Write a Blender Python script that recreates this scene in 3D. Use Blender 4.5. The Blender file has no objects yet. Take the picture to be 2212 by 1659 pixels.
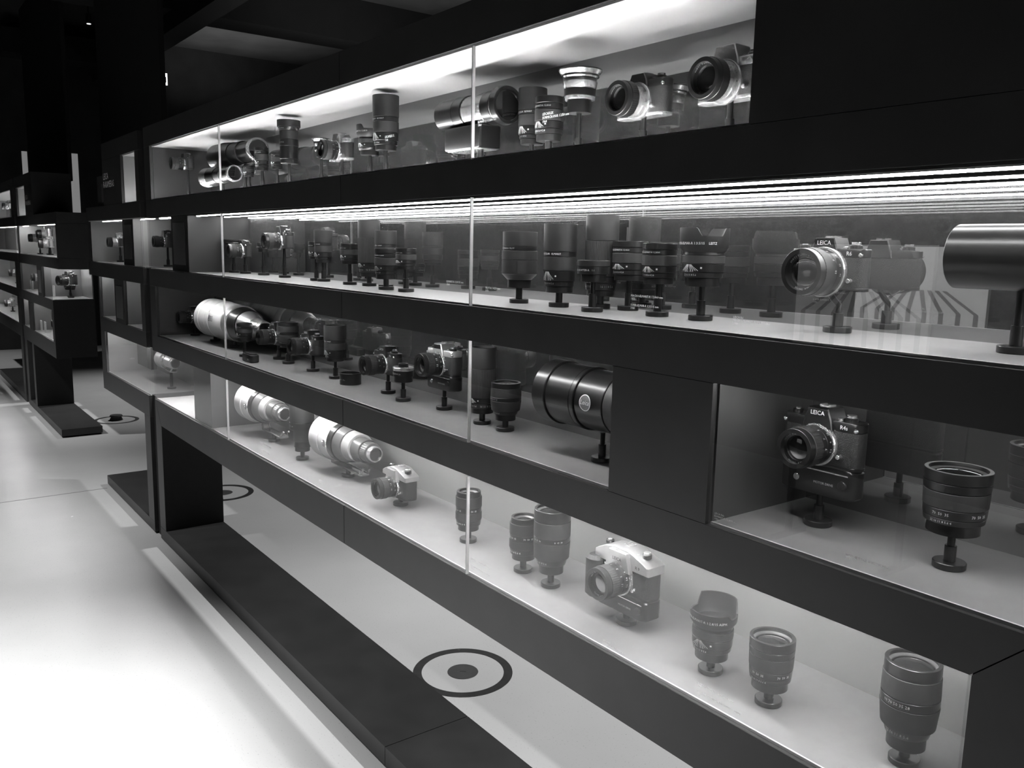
import bpy, math, random
from mathutils import Vector, Matrix
random.seed(7)
PI = math.pi
scn = bpy.context.scene
COL = scn.collection

# ------------------------------------------------------------------ camera
cam_data = bpy.data.cameras.new('camera')
cam_data.sensor_width = 36.0
cam_data.lens = 1844.65 / 2212.0 * 36.0
cam_data.clip_start = 0.02
cam = bpy.data.objects.new('camera', cam_data)
COL.objects.link(cam)
RX = Vector((0.59811048, 0.80115286, 0.02044363))      # camera right
RD = Vector((0.1371638, -0.07720162, -0.98753532))     # camera down
RF = Vector((-0.78958847, 0.59345935, -0.15606427))    # camera forward
m = Matrix.Identity(4)
for i in range(3):
    m[i][0] = RX[i]; m[i][1] = -RD[i]; m[i][2] = -RF[i]
m[0][3], m[1][3], m[2][3] = 0.0, -1.1625, 1.6
cam.matrix_world = m
scn.camera = cam

# ------------------------------------------------------------------ world, exposure, room lamps and added fill spots
w = bpy.data.worlds.new('dark_room'); scn.world = w; w.use_nodes = True
w.node_tree.nodes['Background'].inputs[0].default_value = (1, 1, 1, 1)
w.node_tree.nodes['Background'].inputs[1].default_value = 0.004
vs = scn.view_settings
vs.view_transform = 'Standard'; vs.look = 'None'; vs.exposure = 0.0; vs.gamma = 1.0
vs.use_curve_mapping = False
cy = scn.cycles
cy.max_bounces = 14; cy.glossy_bounces = 10; cy.diffuse_bounces = 4
cy.transparent_max_bounces = 40; cy.transmission_bounces = 6
cy.sample_clamp_indirect = 6.0
cy.caustics_reflective = False; cy.caustics_refractive = False

def spot(loc, target, power, angle, blend=0.6, radius=0.06):
    d = bpy.data.lights.new('ceiling_and_fill_spot', 'SPOT')
    d.energy = power; d.spot_size = math.radians(angle); d.spot_blend = blend
    d.shadow_soft_size = radius
    o = bpy.data.objects.new('ceiling_and_fill_spot', d); COL.objects.link(o)
    o.location = loc
    o.rotation_euler = (Vector(target) - Vector(loc)).to_track_quat('-Z', 'Y').to_euler()
    return o

spot((-2.6, -2.4, 4.1), (-2.9, -1.50, 0), 1700, 42, 0.9)
spot((-5.0, -2.6, 4.1), (-5.4, -1.3, 0), 800, 50, 0.9)
spot((-0.8, -2.4, 4.1), (-1.4, -1.2, 0), 700, 50, 0.9)
spot((-8.4, -2.2, 4.1), (-8.3, -0.9, 0), 620, 56, 0.9)  # this and the next spot are added to brighten the far floor
spot((-12.4, -1.6, 4.1), (-12.6, -0.3, 0), 300, 60, 0.9)
spot((-6.4, 1.9, 4.1), (-6.5, 0.75, 0), 380, 44, 0.9)  # back spots from here are added, replacing the glow of cases behind
spot((-1.6, 2.6, 4.1), (-1.9, 0.95, 0), 760, 60, 0.9)
spot((-4.4, 2.6, 4.1), (-4.7, 1.0, 0), 420, 60, 0.9)
spot((-9.6, 2.4, 4.1), (-9.4, 1.1, 0), 480, 60, 0.9)
spot((-2.0, -1.6, 4.2), (-2.5, -3.0, 1.0), 260, 44, 0.8)  # added to light the board that the glass mirrors

# ------------------------------------------------------------------ materials
MATS = {}
def mat(name, col, rough=0.5, metal=0.0, ior=1.5, emit=None, estr=0.0, noise=0.0, nscale=40.0, bump=0.0, bscale=300.0, coat=0.0, rnoise=0.0, spec=None):
    if name in MATS: return MATS[name]
    mt = bpy.data.materials.new(name); mt.use_nodes = True
    nt = mt.node_tree; b = nt.nodes['Principled BSDF']
    c = (col, col, col, 1)
    b.inputs['Base Color'].default_value = c
    b.inputs['Roughness'].default_value = rough
    b.inputs['Metallic'].default_value = metal
    b.inputs['IOR'].default_value = ior
    b.inputs['Coat Weight'].default_value = coat
    if spec is not None: b.inputs['Specular IOR Level'].default_value = spec
    if emit is not None:
        b.inputs['Emission Color'].default_value = (emit, emit, emit, 1)
        b.inputs['Emission Strength'].default_value = estr
    if noise or bump or rnoise:
        tc = nt.nodes.new('ShaderNodeTexCoord')
    if noise or rnoise:
        n = nt.nodes.new('ShaderNodeTexNoise'); n.inputs['Scale'].default_value = nscale
        n.inputs['Detail'].default_value = 6
        nt.links.new(tc.outputs['Object'], n.inputs['Vector'])
    if noise:
        r = nt.nodes.new('ShaderNodeMapRange')
        r.inputs['From Min'].default_value = 0.3; r.inputs['From Max'].default_value = 0.7
        r.inputs['To Min'].default_value = col * (1 - noise); r.inputs['To Max'].default_value = min(1, col * (1 + noise))
        nt.links.new(n.outputs['Fac'], r.inputs['Value']); nt.links.new(r.outputs['Result'], b.inputs['Base Color'])
    if rnoise:
        r2 = nt.nodes.new('ShaderNodeMapRange')
        r2.inputs['To Min'].default_value = max(0.02, rough - rnoise); r2.inputs['To Max'].default_value = rough + rnoise
        nt.links.new(n.outputs['Fac'], r2.inputs['Value']); nt.links.new(r2.outputs['Result'], b.inputs['Roughness'])
    if bump:
        n2 = nt.nodes.new('ShaderNodeTexNoise'); n2.inputs['Scale'].default_value = bscale; n2.inputs['Detail'].default_value = 3
        nt.links.new(tc.outputs['Object'], n2.inputs['Vector'])
        bp = nt.nodes.new('ShaderNodeBump'); bp.inputs['Strength'].default_value = bump; bp.inputs['Distance'].default_value = 0.001
        nt.links.new(n2.outputs['Fac'], bp.inputs['Height']); nt.links.new(bp.outputs['Normal'], b.inputs['Normal'])
    MATS[name] = mt
    return mt

def glass_mat(name, ior=1.6, tint=0.97):
    mt = bpy.data.materials.new(name); mt.use_nodes = True
    nt = mt.node_tree; nt.nodes.clear()
    out = nt.nodes.new('ShaderNodeOutputMaterial'); mix = nt.nodes.new('ShaderNodeMixShader')
    tr = nt.nodes.new('ShaderNodeBsdfTransparent'); gl = nt.nodes.new('ShaderNodeBsdfGlossy')
    fr = nt.nodes.new('ShaderNodeFresnel'); ge = nt.nodes.new('ShaderNodeNewGeometry')
    inv = nt.nodes.new('ShaderNodeMath'); inv.operation = 'SUBTRACT'; inv.inputs[0].default_value = 1.0
    mul = nt.nodes.new('ShaderNodeMath'); mul.operation = 'MULTIPLY'
    tr.inputs[0].default_value = (tint, tint, tint, 1); gl.inputs[0].default_value = (1, 1, 1, 1)
    gl.inputs['Roughness'].default_value = 0.0
    fr.inputs['IOR'].default_value = ior
    L = nt.links.new
    L(ge.outputs['Backfacing'], inv.inputs[1]); L(fr.outputs[0], mul.inputs[0]); L(inv.outputs[0], mul.inputs[1])
    L(mul.outputs[0], mix.inputs[0]); L(tr.outputs[0], mix.inputs[1]); L(gl.outputs[0], mix.inputs[2])
    L(mix.outputs[0], out.inputs[0])
    return mt

def floor_mat():
    mt = bpy.data.materials.new('polished_screed'); mt.use_nodes = True
    nt = mt.node_tree; b = nt.nodes['Principled BSDF']; L = nt.links.new
    tc = nt.nodes.new('ShaderNodeTexCoord')
    n1 = nt.nodes.new('ShaderNodeTexNoise'); n1.inputs['Scale'].default_value = 2.2; n1.inputs['Detail'].default_value = 5
    n2 = nt.nodes.new('ShaderNodeTexNoise'); n2.inputs['Scale'].default_value = 160; n2.inputs['Detail'].default_value = 3
    L(tc.outputs['Object'], n1.inputs['Vector']); L(tc.outputs['Object'], n2.inputs['Vector'])
    r1 = nt.nodes.new('ShaderNodeMapRange'); r1.inputs['To Min'].default_value = 0.50; r1.inputs['To Max'].default_value = 0.60
    r2 = nt.nodes.new('ShaderNodeMapRange'); r2.inputs['From Min'].default_value = 0.30; r2.inputs['From Max'].default_value = 0.36
    r2.inputs['To Min'].default_value = 0.75; r2.inputs['To Max'].default_value = 1.0
    L(n1.outputs['Fac'], r1.inputs['Value']); L(n2.outputs['Fac'], r2.inputs['Value'])
    mu = nt.nodes.new('ShaderNodeMath'); mu.operation = 'MULTIPLY'
    L(r1.outputs['Result'], mu.inputs[0]); L(r2.outputs['Result'], mu.inputs[1])
    L(mu.outputs[0], b.inputs['Base Color'])
    r3 = nt.nodes.new('ShaderNodeMapRange'); r3.inputs['To Min'].default_value = 0.23; r3.inputs['To Max'].default_value = 0.29
    L(n1.outputs['Fac'], r3.inputs['Value']); L(r3.outputs['Result'], b.inputs['Roughness'])
    return mt

BLACK = mat('black_lacquer_board', 0.028, 0.45, noise=0.15, nscale=8)
NICHE = mat('dark_reveal', 0.006, 0.7, noise=0.2)
FLOORC = mat('grey_shelf_lining', 0.30, 0.45, noise=0.04, nscale=30)
CEILC = mat('white_ceiling_lining', 0.62, 0.5, noise=0.03, nscale=20)
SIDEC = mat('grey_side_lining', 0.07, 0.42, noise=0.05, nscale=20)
BACKC = mat('dark_reflective_back', 0.07, 0.012, ior=4.0)
DARKC = mat('dark_ceiling_lining', 0.02, 0.8, noise=0.03, nscale=20, spec=0.0)
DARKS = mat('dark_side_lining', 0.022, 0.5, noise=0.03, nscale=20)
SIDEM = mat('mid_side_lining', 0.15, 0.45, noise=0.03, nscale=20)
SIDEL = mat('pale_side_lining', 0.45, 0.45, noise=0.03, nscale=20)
BACKP = mat('pale_reflective_back', 0.30, 0.03, ior=2.3)
GLASS = glass_mat('clear_case_glass')
GLASS2 = glass_mat('reflective_case_glass', 1.85)
BACK2 = mat('mirror_dark_back', 0.055, 0.008, ior=5.0)
BACKM = mat('grey_lining_back', 0.24, 0.12, ior=1.7, noise=0.03, nscale=10)
JOINT = mat('clear_silicone', 0.55, 0.3, noise=0.05)
ALU = mat('pale_glazing_strip', 0.75, 0.4, noise=0.05)
GREYD = mat('dark_grey_enamel', 0.09, 0.32, noise=0.05, nscale=30)
def led(name, s): return mat(name, 0.8, 0.5, emit=1.0, estr=s, noise=0.01)
LED1, LED2, LED3, LED4 = led('led_upward', 130), led('led_tube', 58), led('led_third', 62), led('led_bottom', 105)
STAND = mat('black_stand_metal', 0.012, 0.28, noise=0.1)
SATIN = mat('black_satin_metal', 0.012, 0.30, noise=0.15, nscale=60, rnoise=0.05)
MATTE = mat('black_matte_metal', 0.016, 0.50, noise=0.15, nscale=60)
RUBBER = mat('ribbed_rubber', 0.026, 0.55, noise=0.15, nscale=80)
CHROME = mat('satin_chrome', 0.78, 0.24, metal=0.75, noise=0.05, nscale=80)
SILVER = mat('silver_anodised', 0.72, 0.36, metal=0.85, noise=0.04, nscale=80)
WHITE = mat('white_enamel', 0.78, 0.30, noise=0.03, nscale=30, coat=0.3)
GREY = mat('grey_enamel', 0.34, 0.34, noise=0.05, nscale=30)
LEATHER = mat('pebbled_leatherette', 0.020, 0.50, bump=0.9, bscale=700, noise=0.2, nscale=200)
LENSG = mat('coated_lens_glass', 0.008, 0.02, ior=2.2, noise=0.1, coat=0.5)
PAINT = mat('white_engraving', 0.75, 0.5, noise=0.02)
def vinyl_mat():
    mt = bpy.data.materials.new('white_vinyl_letters'); mt.use_nodes = True
    nt = mt.node_tree; nt.nodes.clear()
    o = nt.nodes.new('ShaderNodeOutputMaterial'); a = nt.nodes.new('ShaderNodeAddShader')
    d = nt.nodes.new('ShaderNodeBsdfDiffuse'); t = nt.nodes.new('ShaderNodeBsdfTranslucent')
    d.inputs[0].default_value = (.5, .5, .5, 1); t.inputs[0].default_value = (.5, .5, .5, 1)
    nt.links.new(d.outputs[0], a.inputs[0]); nt.links.new(t.outputs[0], a.inputs[1]); nt.links.new(a.outputs[0], o.inputs[0])
    return mt
VINYL = vinyl_mat()
BADGE = mat('badge_red_enamel', 0.16, 0.35, noise=0.05)

# ------------------------------------------------------------------ mesh builder
class MB:
    def __init__(s): s.v = []; s.f = []
    def add(s, vs, fs, M=None):
        o = len(s.v)
        for p in vs:
            p = Vector(p)
            s.v.append(M @ p if M else p)
        flip = M is not None and M.determinant() < 0
        for f in fs:
            f = [i + o for i in f]
            s.f.append(f[::-1] if flip else f)
        return s
    def box(s, x0, x1, y0, y1, z0, z1, M=None):
        v = [(x, y, z) for x in (x0, x1) for y in (y0, y1) for z in (z0, z1)]
        f = [(0, 1, 3, 2), (4, 6, 7, 5), (0, 4, 5, 1), (2, 3, 7, 6), (0, 2, 6, 4), (1, 5, 7, 3)]
        return s.add(v, f, M)
    def prism(s, poly, z0, z1, ch=0.0, M=None):
        n = len(poly)
        cx = sum(p[0] for p in poly) / n; cyy = sum(p[1] for p in poly) / n
        def inset(d):
            out = []
            for (x, y) in poly:
                dx, dy = x - cx, y - cyy; r = math.hypot(dx, dy)
                k = max(0.0, (r - d) / r) if r else 1
                out.append((cx + dx * k, cyy + dy * k))
            return out
        lay = [(poly, z0), (poly, z1)] if ch <= 0 else [(inset(ch), z0), (poly, z0 + ch), (poly, z1 - ch), (inset(ch), z1)]
        v = [(x, y, z) for pl, z in lay for x, y in pl]
        f = []
        for k in range(len(lay) - 1):
            for i in range(n):
                j = (i + 1) % n
                f.append((k * n + i, k * n + j, (k + 1) * n + j, (k + 1) * n + i))
        f.append(tuple(range(n))[::-1]); f.append(tuple(range((len(lay) - 1) * n, len(lay) * n)))
        return s.add(v, f, M)
    def lathe(s, prof, n=40, M=None, ribs=0, amp=0.0006, closed=True):
        """prof: (r,z) list going round a closed section (outer bottom to top, inner top to bottom)."""
        N = ribs * 2 if ribs else n
        v = []; f = []; k = len(prof)
        for i in range(N):
            a = 2 * PI * i / N
            for (r, z) in prof:
                rr = r
                if ribs and i % 2: rr = max(0.0, r - amp)
                v.append((rr * math.cos(a), rr * math.sin(a), z))
        for i in range(N):
            j = (i + 1) % N
            for q in range(k if closed else k - 1):
                p = (q + 1) % k
                f.append((i * k + q, j * k + q, j * k + p, i * k + p))
        return s.add(v, f, M)
    def disc(s, r, z0, z1, n=36, M=None, ch=0.0006):
        return s.lathe([(0.0001, z0), (r - ch, z0), (r, z0 + ch), (r, z1 - ch), (r - ch, z1), (0.0001, z1)], n, M)
    def tube(s, pts, r, n=10, M=None):
        v = []; f = []
        pts = [Vector(p) for p in pts]
        for i, p in enumerate(pts):
            t = (pts[min(i + 1, len(pts) - 1)] - pts[max(i - 1, 0)]).normalized()
            a = t.cross(Vector((0, 0, 1)))
            if a.length < 1e-4: a = t.cross(Vector((1, 0, 0)))
            a.normalize(); b = t.cross(a)
            for k in range(n):
                an = 2 * PI * k / n
                v.append(p + a * r * math.cos(an) + b * r * math.sin(an))
        for i in range(len(pts) - 1):
            for k in range(n):
                j = (k + 1) % n
                f.append((i * n + k, i * n + j, (i + 1) * n + j, (i + 1) * n + k))
        f.append(tuple(range(n))[::-1]); f.append(tuple(range((len(pts) - 1) * n, len(pts) * n)))
        return s.add(v, f, M)
    def build(s, name, mt, parent=None, smooth=True, sharp=35):
        me = bpy.data.meshes.new(name)
        me.from_pydata([tuple(p) for p in s.v], [], s.f)
        me.materials.append(mt)
        if smooth:
            me.polygons.foreach_set('use_smooth', [True] * len(me.polygons))
            me.set_sharp_from_angle(angle=math.radians(sharp))
        me.update()
        o = bpy.data.objects.new(name, me); COL.objects.link(o)
        if parent is not None: o.parent = parent
        return o

def bx(name, mt, parent, *a):
    return MB().box(*a).build(name, mt, parent, smooth=False)

def rrect(w, d, r, n=5, cx=0, cy=0):
    out = []
    for (sx, sy, a0) in ((1, 1, 0), (-1, 1, PI / 2), (-1, -1, PI), (1, -1, 3 * PI / 2)):
        for k in range(n + 1):
            a = a0 + PI / 2 * k / n
            out.append((cx + sx * (w / 2 - r) + r * math.cos(a), cy + sy * (d / 2 - r) + r * math.sin(a)))
    return out

def thing(name, label, cat, loc=(0, 0, 0), group=None, rz=0.0):
    o = bpy.data.objects.new(name, None); COL.objects.link(o)
    o.empty_display_size = 0.05
    o.location = loc; o.rotation_euler = (0, 0, rz)
    o['label'] = label; o['category'] = cat
    if group: o['group'] = group
    return o

def struct(o):
    o['kind'] = 'structure'; return o

# text meshes -------------------------------------------------------
_txt = {}
def text_geo(body, size, align='CENTER', res=2):
    key = (body, align, res)
    if key not in _txt:
        cu = bpy.data.curves.new('t', 'FONT'); cu.body = body; cu.size = 1.0
        cu.align_x = align; cu.align_y = 'TOP' if '\n' in body else 'CENTER'
        cu.resolution_u = res
        ob = bpy.data.objects.new('t', cu); COL.objects.link(ob)
        dg = bpy.context.evaluated_depsgraph_get()
        me = ob.evaluated_get(dg).to_mesh()
        _txt[key] = ([tuple(v.co[:2]) for v in me.vertices], [tuple(p.vertices) for p in me.polygons])
        ob.evaluated_get(dg).to_mesh_clear()
        bpy.data.objects.remove(ob); bpy.data.curves.remove(cu)
    v, f = _txt[key]
    return [(x * size, y * size) for x, y in v], f

def wrap_text(mb, body, size, r, z, M=None, a0=-PI / 2, res=1):
    """lettering wrapped round a barrel of radius r whose axis is local z."""
    v, f = text_geo(body, size, res=res)
    P = [(r * math.cos(a0 + x / r), r * math.sin(a0 + x / r), z + y) for x, y in v]
    return mb.add(P, f, M)

def ring_text(mb, body, size, r, z, M=None, a_mid=-PI / 2, res=1):
    """lettering running round a flat annulus (facing +z)."""
    v, f = text_geo(body, size, res=res)
    P = []
    for x, y in v:
        a = a_mid + x / r
        rr = r - y
        P.append((rr * math.cos(a), rr * math.sin(a), z))
    return mb.add(P, [q[::-1] for q in f], M)

def flat_text(mb, body, size, loc, align='CENTER', M=None, res=2):
    """lettering on a vertical face looking towards -y."""
    v, f = text_geo(body, size, align, res)
    return mb.add([(loc[0] + x, loc[1], loc[2] + y) for x, y in v], f, M)

def dashes(mb, r, z, h, wd, angles, M=None):
    for a in angles:
        da = wd / r / 2
        v = [(r * math.cos(a + s_ * da), r * math.sin(a + s_ * da), z + zz) for s_, zz in ((-1, 0), (1, 0), (1, h), (-1, h))]
        mb.add(v, [(0, 1, 2, 3)], M)

def fan(mb, r, z0, z1, M=None, a0=-PI / 2, n=4):
    for k in range(1, n + 1):
        for sgn in (-1, 1):
            pts = [(a0 + sgn * k * 0.030, z1), (a0 + sgn * k * 0.055, z1 - 0.35 * (z1 - z0)), (a0 + sgn * k * 0.12, z0)]
            for (aa, za), (ab, zb) in zip(pts, pts[1:]):
                w_ = 0.0006 / r
                v = [(r * math.cos(aa - w_), r * math.sin(aa - w_), za), (r * math.cos(aa + w_), r * math.sin(aa + w_), za),
                     (r * math.cos(ab + w_), r * math.sin(ab + w_), zb), (r * math.cos(ab - w_), r * math.sin(ab - w_), zb)]
                mb.add(v, [(0, 1, 2, 3)[::-1]], M)

# ------------------------------------------------------------------ the room
def plane_box(name, mt, *a): return struct(bx(name, mt, None, *a))
FLOOR = floor_mat()
WALLM = mat('black_wall_paint', 0.03, 0.7, noise=0.2, nscale=4)
CEILM = mat('dark_ceiling_paint', 0.05, 0.8, noise=0.25, nscale=2)
plane_box('floor', FLOOR, -14.4, 3.2, -4.6, 5.2, -0.1, 0.0)
plane_box('ceiling', CEILM, -14.4, 3.2, -4.6, 5.2, 4.6, 4.7)
plane_box('wall_far', WALLM, -14.5, -14.3, -4.6, 5.2, 0.0, 4.6)
plane_box('wall_near', WALLM, 3.1, 3.2, -4.6, 5.2, 0.0, 4.6)
plane_box('wall_back', WALLM, -14.3, 3.1, 5.1, 5.2, 0.0, 4.6)
plane_box('wall_front', WALLM, -14.3, 3.1, -4.6, -4.5, 0.0, 4.6)
SEAM = mat('floor_joint', 0.16, 0.5, noise=0.1)
plane_box('trim_1', SEAM, -5.912, -5.904, -4.5, -0.02, 0.0, 0.0006)
BEAMM = mat('ceiling_beam_paint', 0.012, 0.8, noise=0.2, nscale=3)

# ------------------------------------------------------------------ display cases
YB = 0.295                     # mirror-like back
LV = [(1.811, 2.065), (1.465, 1.720), (1.125, 1.377), (0.781, 1.034)]

def seg_boxes(par, name, mt, x0, x1, y0, y1, z0, z1, seams=(), gap=0.0015):
    xs = [x0] + [s for s in seams if x0 + 0.05 < s < x1 - 0.05] + [x1]
    for a, b in zip(xs, xs[1:]):
        bx(name, mt, par, a + (gap if a != x0 else 0), b - (gap if b != x1 else 0), y0, y1, z0, z1)

def bay(par, lv, x0, x1, leds, joints=(), back=BACKC, wall_l=True, wall_r=True, ledm=None, glass=(None, None), ceil=None, end_l=False, end_r=False, side=None, pane=None):
    """lining, lamps and glazing of one lit bay; x values relative to the case."""
    zb, zt = LV[lv]
    bx('shelf_lining', FLOORC, par, x0, x1, 0.014, YB, zb - 0.004, zb)
    bx('ceiling_lining', ceil or CEILC, par, x0, x1, 0.014, YB, zt, zt + 0.004)
    bx('back_panel', back, par, x0, x1, YB, YB + 0.008, zb, zt)
    if wall_l: bx('side_lining', side or SIDEC, par, x0 - 0.004, x0, 0.014, YB, zb, zt)
    if wall_r: bx('side_lining', side or SIDEC, par, x1, x1 + 0.004, 0.014, YB, zb, zt)
    for (a, b, y, up) in leds:
        z = (zb, zb + 0.005) if up else (zt - 0.0036, zt)
        o = bx('led_strip', ledm, par, a, b, y - 0.004, y + 0.004, *z)
    g0 = glass[0] if glass[0] is not None else x0
    g1 = glass[1] if glass[1] is not None else x1
    xs = [g0] + list(joints) + [g1]
    panes = []
    for a, b in zip(xs, xs[1:]):
        panes.append(bx('glass_pane', pane or GLASS, par, a + 0.002, b - 0.002, 0.001, 0.009, zb - 0.006, zt + 0.006))
    for j in joints:
        bx('glazing_joint', JOINT, par, j - 0.0018, j + 0.0018, 0.001, 0.009, zb - 0.004, zt)
    bx('glazing_channel', ALU, par, g0, g1, 0.0100, 0.0138, zb - 0.004, zb + 0.001)
    bx('glazing_channel', ALU if ceil is not DARKC else NICHE, par, g0, g1, 0.0100, 0.0138, zt - 0.001, zt + 0.004)
    if end_l: bx('end_pane', GLASS, par, g0 + 0.001, g0 + 0.009, 0.010, YB, zb - 0.006, zt + 0.006)
    if end_r: bx('end_pane', GLASS, par, g1 - 0.009, g1 - 0.001, 0.010, YB, zb - 0.006, zt + 0.006)
    return panes

def caption(pane, body, x, z, size, ox):
    mb = MB(); flat_text(mb, body, size * .8, (x - ox, 0.0002, z), 'LEFT', res=1)
    mb.build('caption', VINYL, pane, smooth=False)

# ---- the long case nearest the camera
X0, X1 = -4.69, 0.70
A = thing('display_case', 'long black display case with four glazed rows filled with cameras and lenses', 'display case', (X0, 0, 0))
def ax(x): return x - X0
SE = (ax(-2.43), ax(-0.20))
L = X1 - X0
def xz(name, mt, par, poly):
    MB().prism([(x, z) for x, z in poly], -(YB + 0.012), 0, 0, Matrix.Rotation(PI / 2, 4, 'X')).build(name, mt, par, smooth=False)
for z0, z1 in ((1.377, 1.461), (1.724, 1.807), (2.069, 2.165)):
    seg_boxes(A, 'front_board', BLACK, 0, L, 0, YB + 0.012, z0, z1, SE)
bx('front_board', BLACK, A, 0, ax(-2.4315), 0, YB + 0.012, 1.038, 1.121)
xz('front_board', BLACK, A, [(ax(-2.4285), 1.038), (ax(-.493), 1.038), (ax(-.410), 1.121), (ax(-2.4285), 1.121)])
xz('corner_stile', BLACK, A, [(ax(-.490), .08), (L, .08), (L, 1.121), (ax(-.4075), 1.121), (ax(-.490), 1.0385)])
bx('front_board', BLACK, A, ax(-2.4285), ax(-0.493), 0, YB + 0.012, 0.650, 0.777)
xz('front_board', BLACK, A, [(ax(-4.584), .650), (ax(-2.4315), .650), (ax(-2.4315), .777), (ax(-4.688), .777)])
bx('recessed_plinth', NICHE, A, ax(-2.83), ax(-0.6), 0.035, 0.26, 0.632, 0.650)
xz('leg_panel', BLACK, A, [(0, .078), (ax(-4.585), .078), (ax(-4.585), .648), (0, .776)])
bx('added_dark_sheet', NICHE, A, ax(-4.585), ax(-4.583), 0.001, YB + 0.011, 0.078, 0.648)  # dark sheet added, keeps the leg face black despite floor bounce
seg_boxes(A, 'plinth', BLACK, 0, L, 0, YB + 0.012, 0.012, 0.076, (ax(-2.16),))
bx('plinth_foot', NICHE, A, 0.05, L - 0.05, 0.03, 0.27, 0.0, 0.012)
bx('side_post', BLACK, A, 0, ax(-4.584), 0, YB + 0.012, 1.808, 2.068)
bx('side_post', BLACK, A, 0, ax(-4.584), 0, YB + 0.012, 1.122, 1.376)
bx('end_block', BLACK, A, ax(-0.922), L, 0, YB + 0.012, 1.808, 2.068)
bx('divider_block', BLACK, A, ax(-1.216), ax(-0.964), 0, YB + 0.012, 1.122, 1.376)
# row 1
J = (ax(-3.543), ax(-1.728))
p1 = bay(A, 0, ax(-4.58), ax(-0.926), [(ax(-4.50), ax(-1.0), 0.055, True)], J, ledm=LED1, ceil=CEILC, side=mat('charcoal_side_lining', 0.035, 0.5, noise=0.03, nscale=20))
# row 2
p2 = bay(A, 1, ax(-4.04), L, [(ax(-4.01), L - 0.05, 0.05, False), (ax(-4.01), L - 0.05, 0.175, False), (ax(-4.01), L - 0.05, 0.288, False)], (J[0], J[1], ax(0.085)), ledm=LED2, wall_r=False, glass=(0.0, None), end_l=True, ceil=DARKC, side=DARKS, back=BACK2, pane=GLASS2)  # hindmost strip is added, imitating a further reflected line
bay_small = [(ax(-4.60), ax(-4.33), 0.05, False)]
zb, zt = LV[1]
bx('shelf_lining', FLOORC, A, 0.004, ax(-4.312), 0.014, YB, zb - 0.004, zb)
bx('ceiling_lining', DARKC, A, 0.004, ax(-4.312), 0.014, YB, zt, zt + 0.004)
bx('back_panel', BACKC, A, 0.012, ax(-4.312), YB, YB + 0.008, zb, zt)
bx('led_strip', LED3, A, ax(-4.62), ax(-4.36), 0.044, 0.056, zt - 0.006, zt)
pb = bx('partition', NICHE, A, ax(-4.308), ax(-4.046), 0.014, YB, zb, zt)
bx('inset_panel', SIDEC, pb, ax(-4.275), ax(-4.085), 0.0118, 0.014, zb + 0.03, zt - 0.03)
# row 3
p3 = bay(A, 2, ax(-4.58), ax(-1.22), [(ax(-4.3), ax(-1.26), 0.045, False)], J, ledm=LED3)
p3b = bay(A, 2, ax(-0.96), L, [(ax(-0.93), L - 0.05, 0.045, False)], (ax(0.085),), ledm=LED3, wall_r=False)
# row 4
p4 = bay(A, 3, ax(-3.79), ax(-0.493), [(ax(-3.74), ax(-0.53), 0.075, False)], J, back=BACKP, ledm=LED4, glass=(0.0, None), end_l=True)
zb, zt = LV[3]
bx('shelf_lining', CEILC, A, 0.004, ax(-4.05), 0.014, YB, zb - 0.004, zb)
bx('ceiling_lining', CEILC, A, 0.004, ax(-4.05), 0.014, YB, zt, zt + 0.004)
bx('back_panel', BACKP, A, 0.012, ax(-4.05), YB, YB + 0.008, zb, zt)
bx('led_strip', LED4, A, ax(-4.62), ax(-4.10), 0.044, 0.056, zt - 0.006, zt)
bx('partition', mat('grey_partition', 0.20, 0.4, noise=0.04), A, ax(-4.046), ax(-3.796), 0.016, YB, zb, zt)
# gap filler towards the next case
for z0, z1 in ((0.0, 0.781), (1.04, 1.461), (1.724, 2.165)):
    bx('gap_filler', NICHE, A, -0.118, -0.002, 0.02, YB, z0, z1)
CAP = [
 (p3b[0], 'LEICA R4s\nELMARIT-R 1:2,8/90 mm\n1983', -0.945, 1.150, 0.0062),
 (p3b[0], 'VARIO-ELMAR-R 1:3,5/35-70 mm\n1983', -0.690, 1.152, 0.0062),
 (p4[2], 'LEICA R9\nSUMMICRON-R 1:2/50 mm\n2002', -1.215, 0.806, 0.0072),
 (p4[2], 'SUPER-ELMARIT-R 1:2,8/15 mm ASPH.\n2001\n\nVARIO-ELMARIT-R 1:2,8-4,5/28-90 mm ASPH.\n2000', -0.962, 0.822, 0.0066),
 (p4[2], 'VARIO-ELMAR-R 1:4/35-70 mm\n1997\n\nAPO-ELMARIT-R 1:2,8/180 mm\n1998', -1.705, 0.830, 0.0080),
 (p4[1], 'APO-TELYT-R 1:2,8/280 mm\n1984\n\nELMARIT-R 1:2,8/180 mm\n1980', -3.16, 0.846, 0.0115),
 (p4[1], 'LEICA R8\n1996', -2.62, 0.822, 0.0105),
 (p2[2], 'MACRO-ELMARIT-R 1:2,8/60 mm\n1972\n\nSUPER-ELMAR-R 1:3,5/15 mm\n1980', -1.175, 1.520, 0.0074),
 (p2[2], 'LEICA R6\nMACRO-ELMARIT-R 1:2,8/60 mm\n1988', -0.930, 1.497, 0.0066),
 (p2[1], 'ELMARIT-R 1:2,8/135 mm\n1964', -1.83, 1.52, 0.0090),
 (p2[2], 'TELYT-R 1:4/250 mm\n1970', -1.66, 1.512, 0.0085),
 (p1[2], 'LEICAFLEX\nSUMMICRON-R 1:2/50 mm\n1964', -1.46, 1.885, 0.0095),
 (p1[2], 'ELMARIT-R 1:2,8/90 mm\n1964', -1.70, 1.893, 0.0090),
 (p1[1], 'LEICAFLEX SL\n1968', -2.15, 1.900, 0.011),
]
for pn, body, x, z, sz in CAP: caption(pn, body, x, z, sz, X0)

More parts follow.
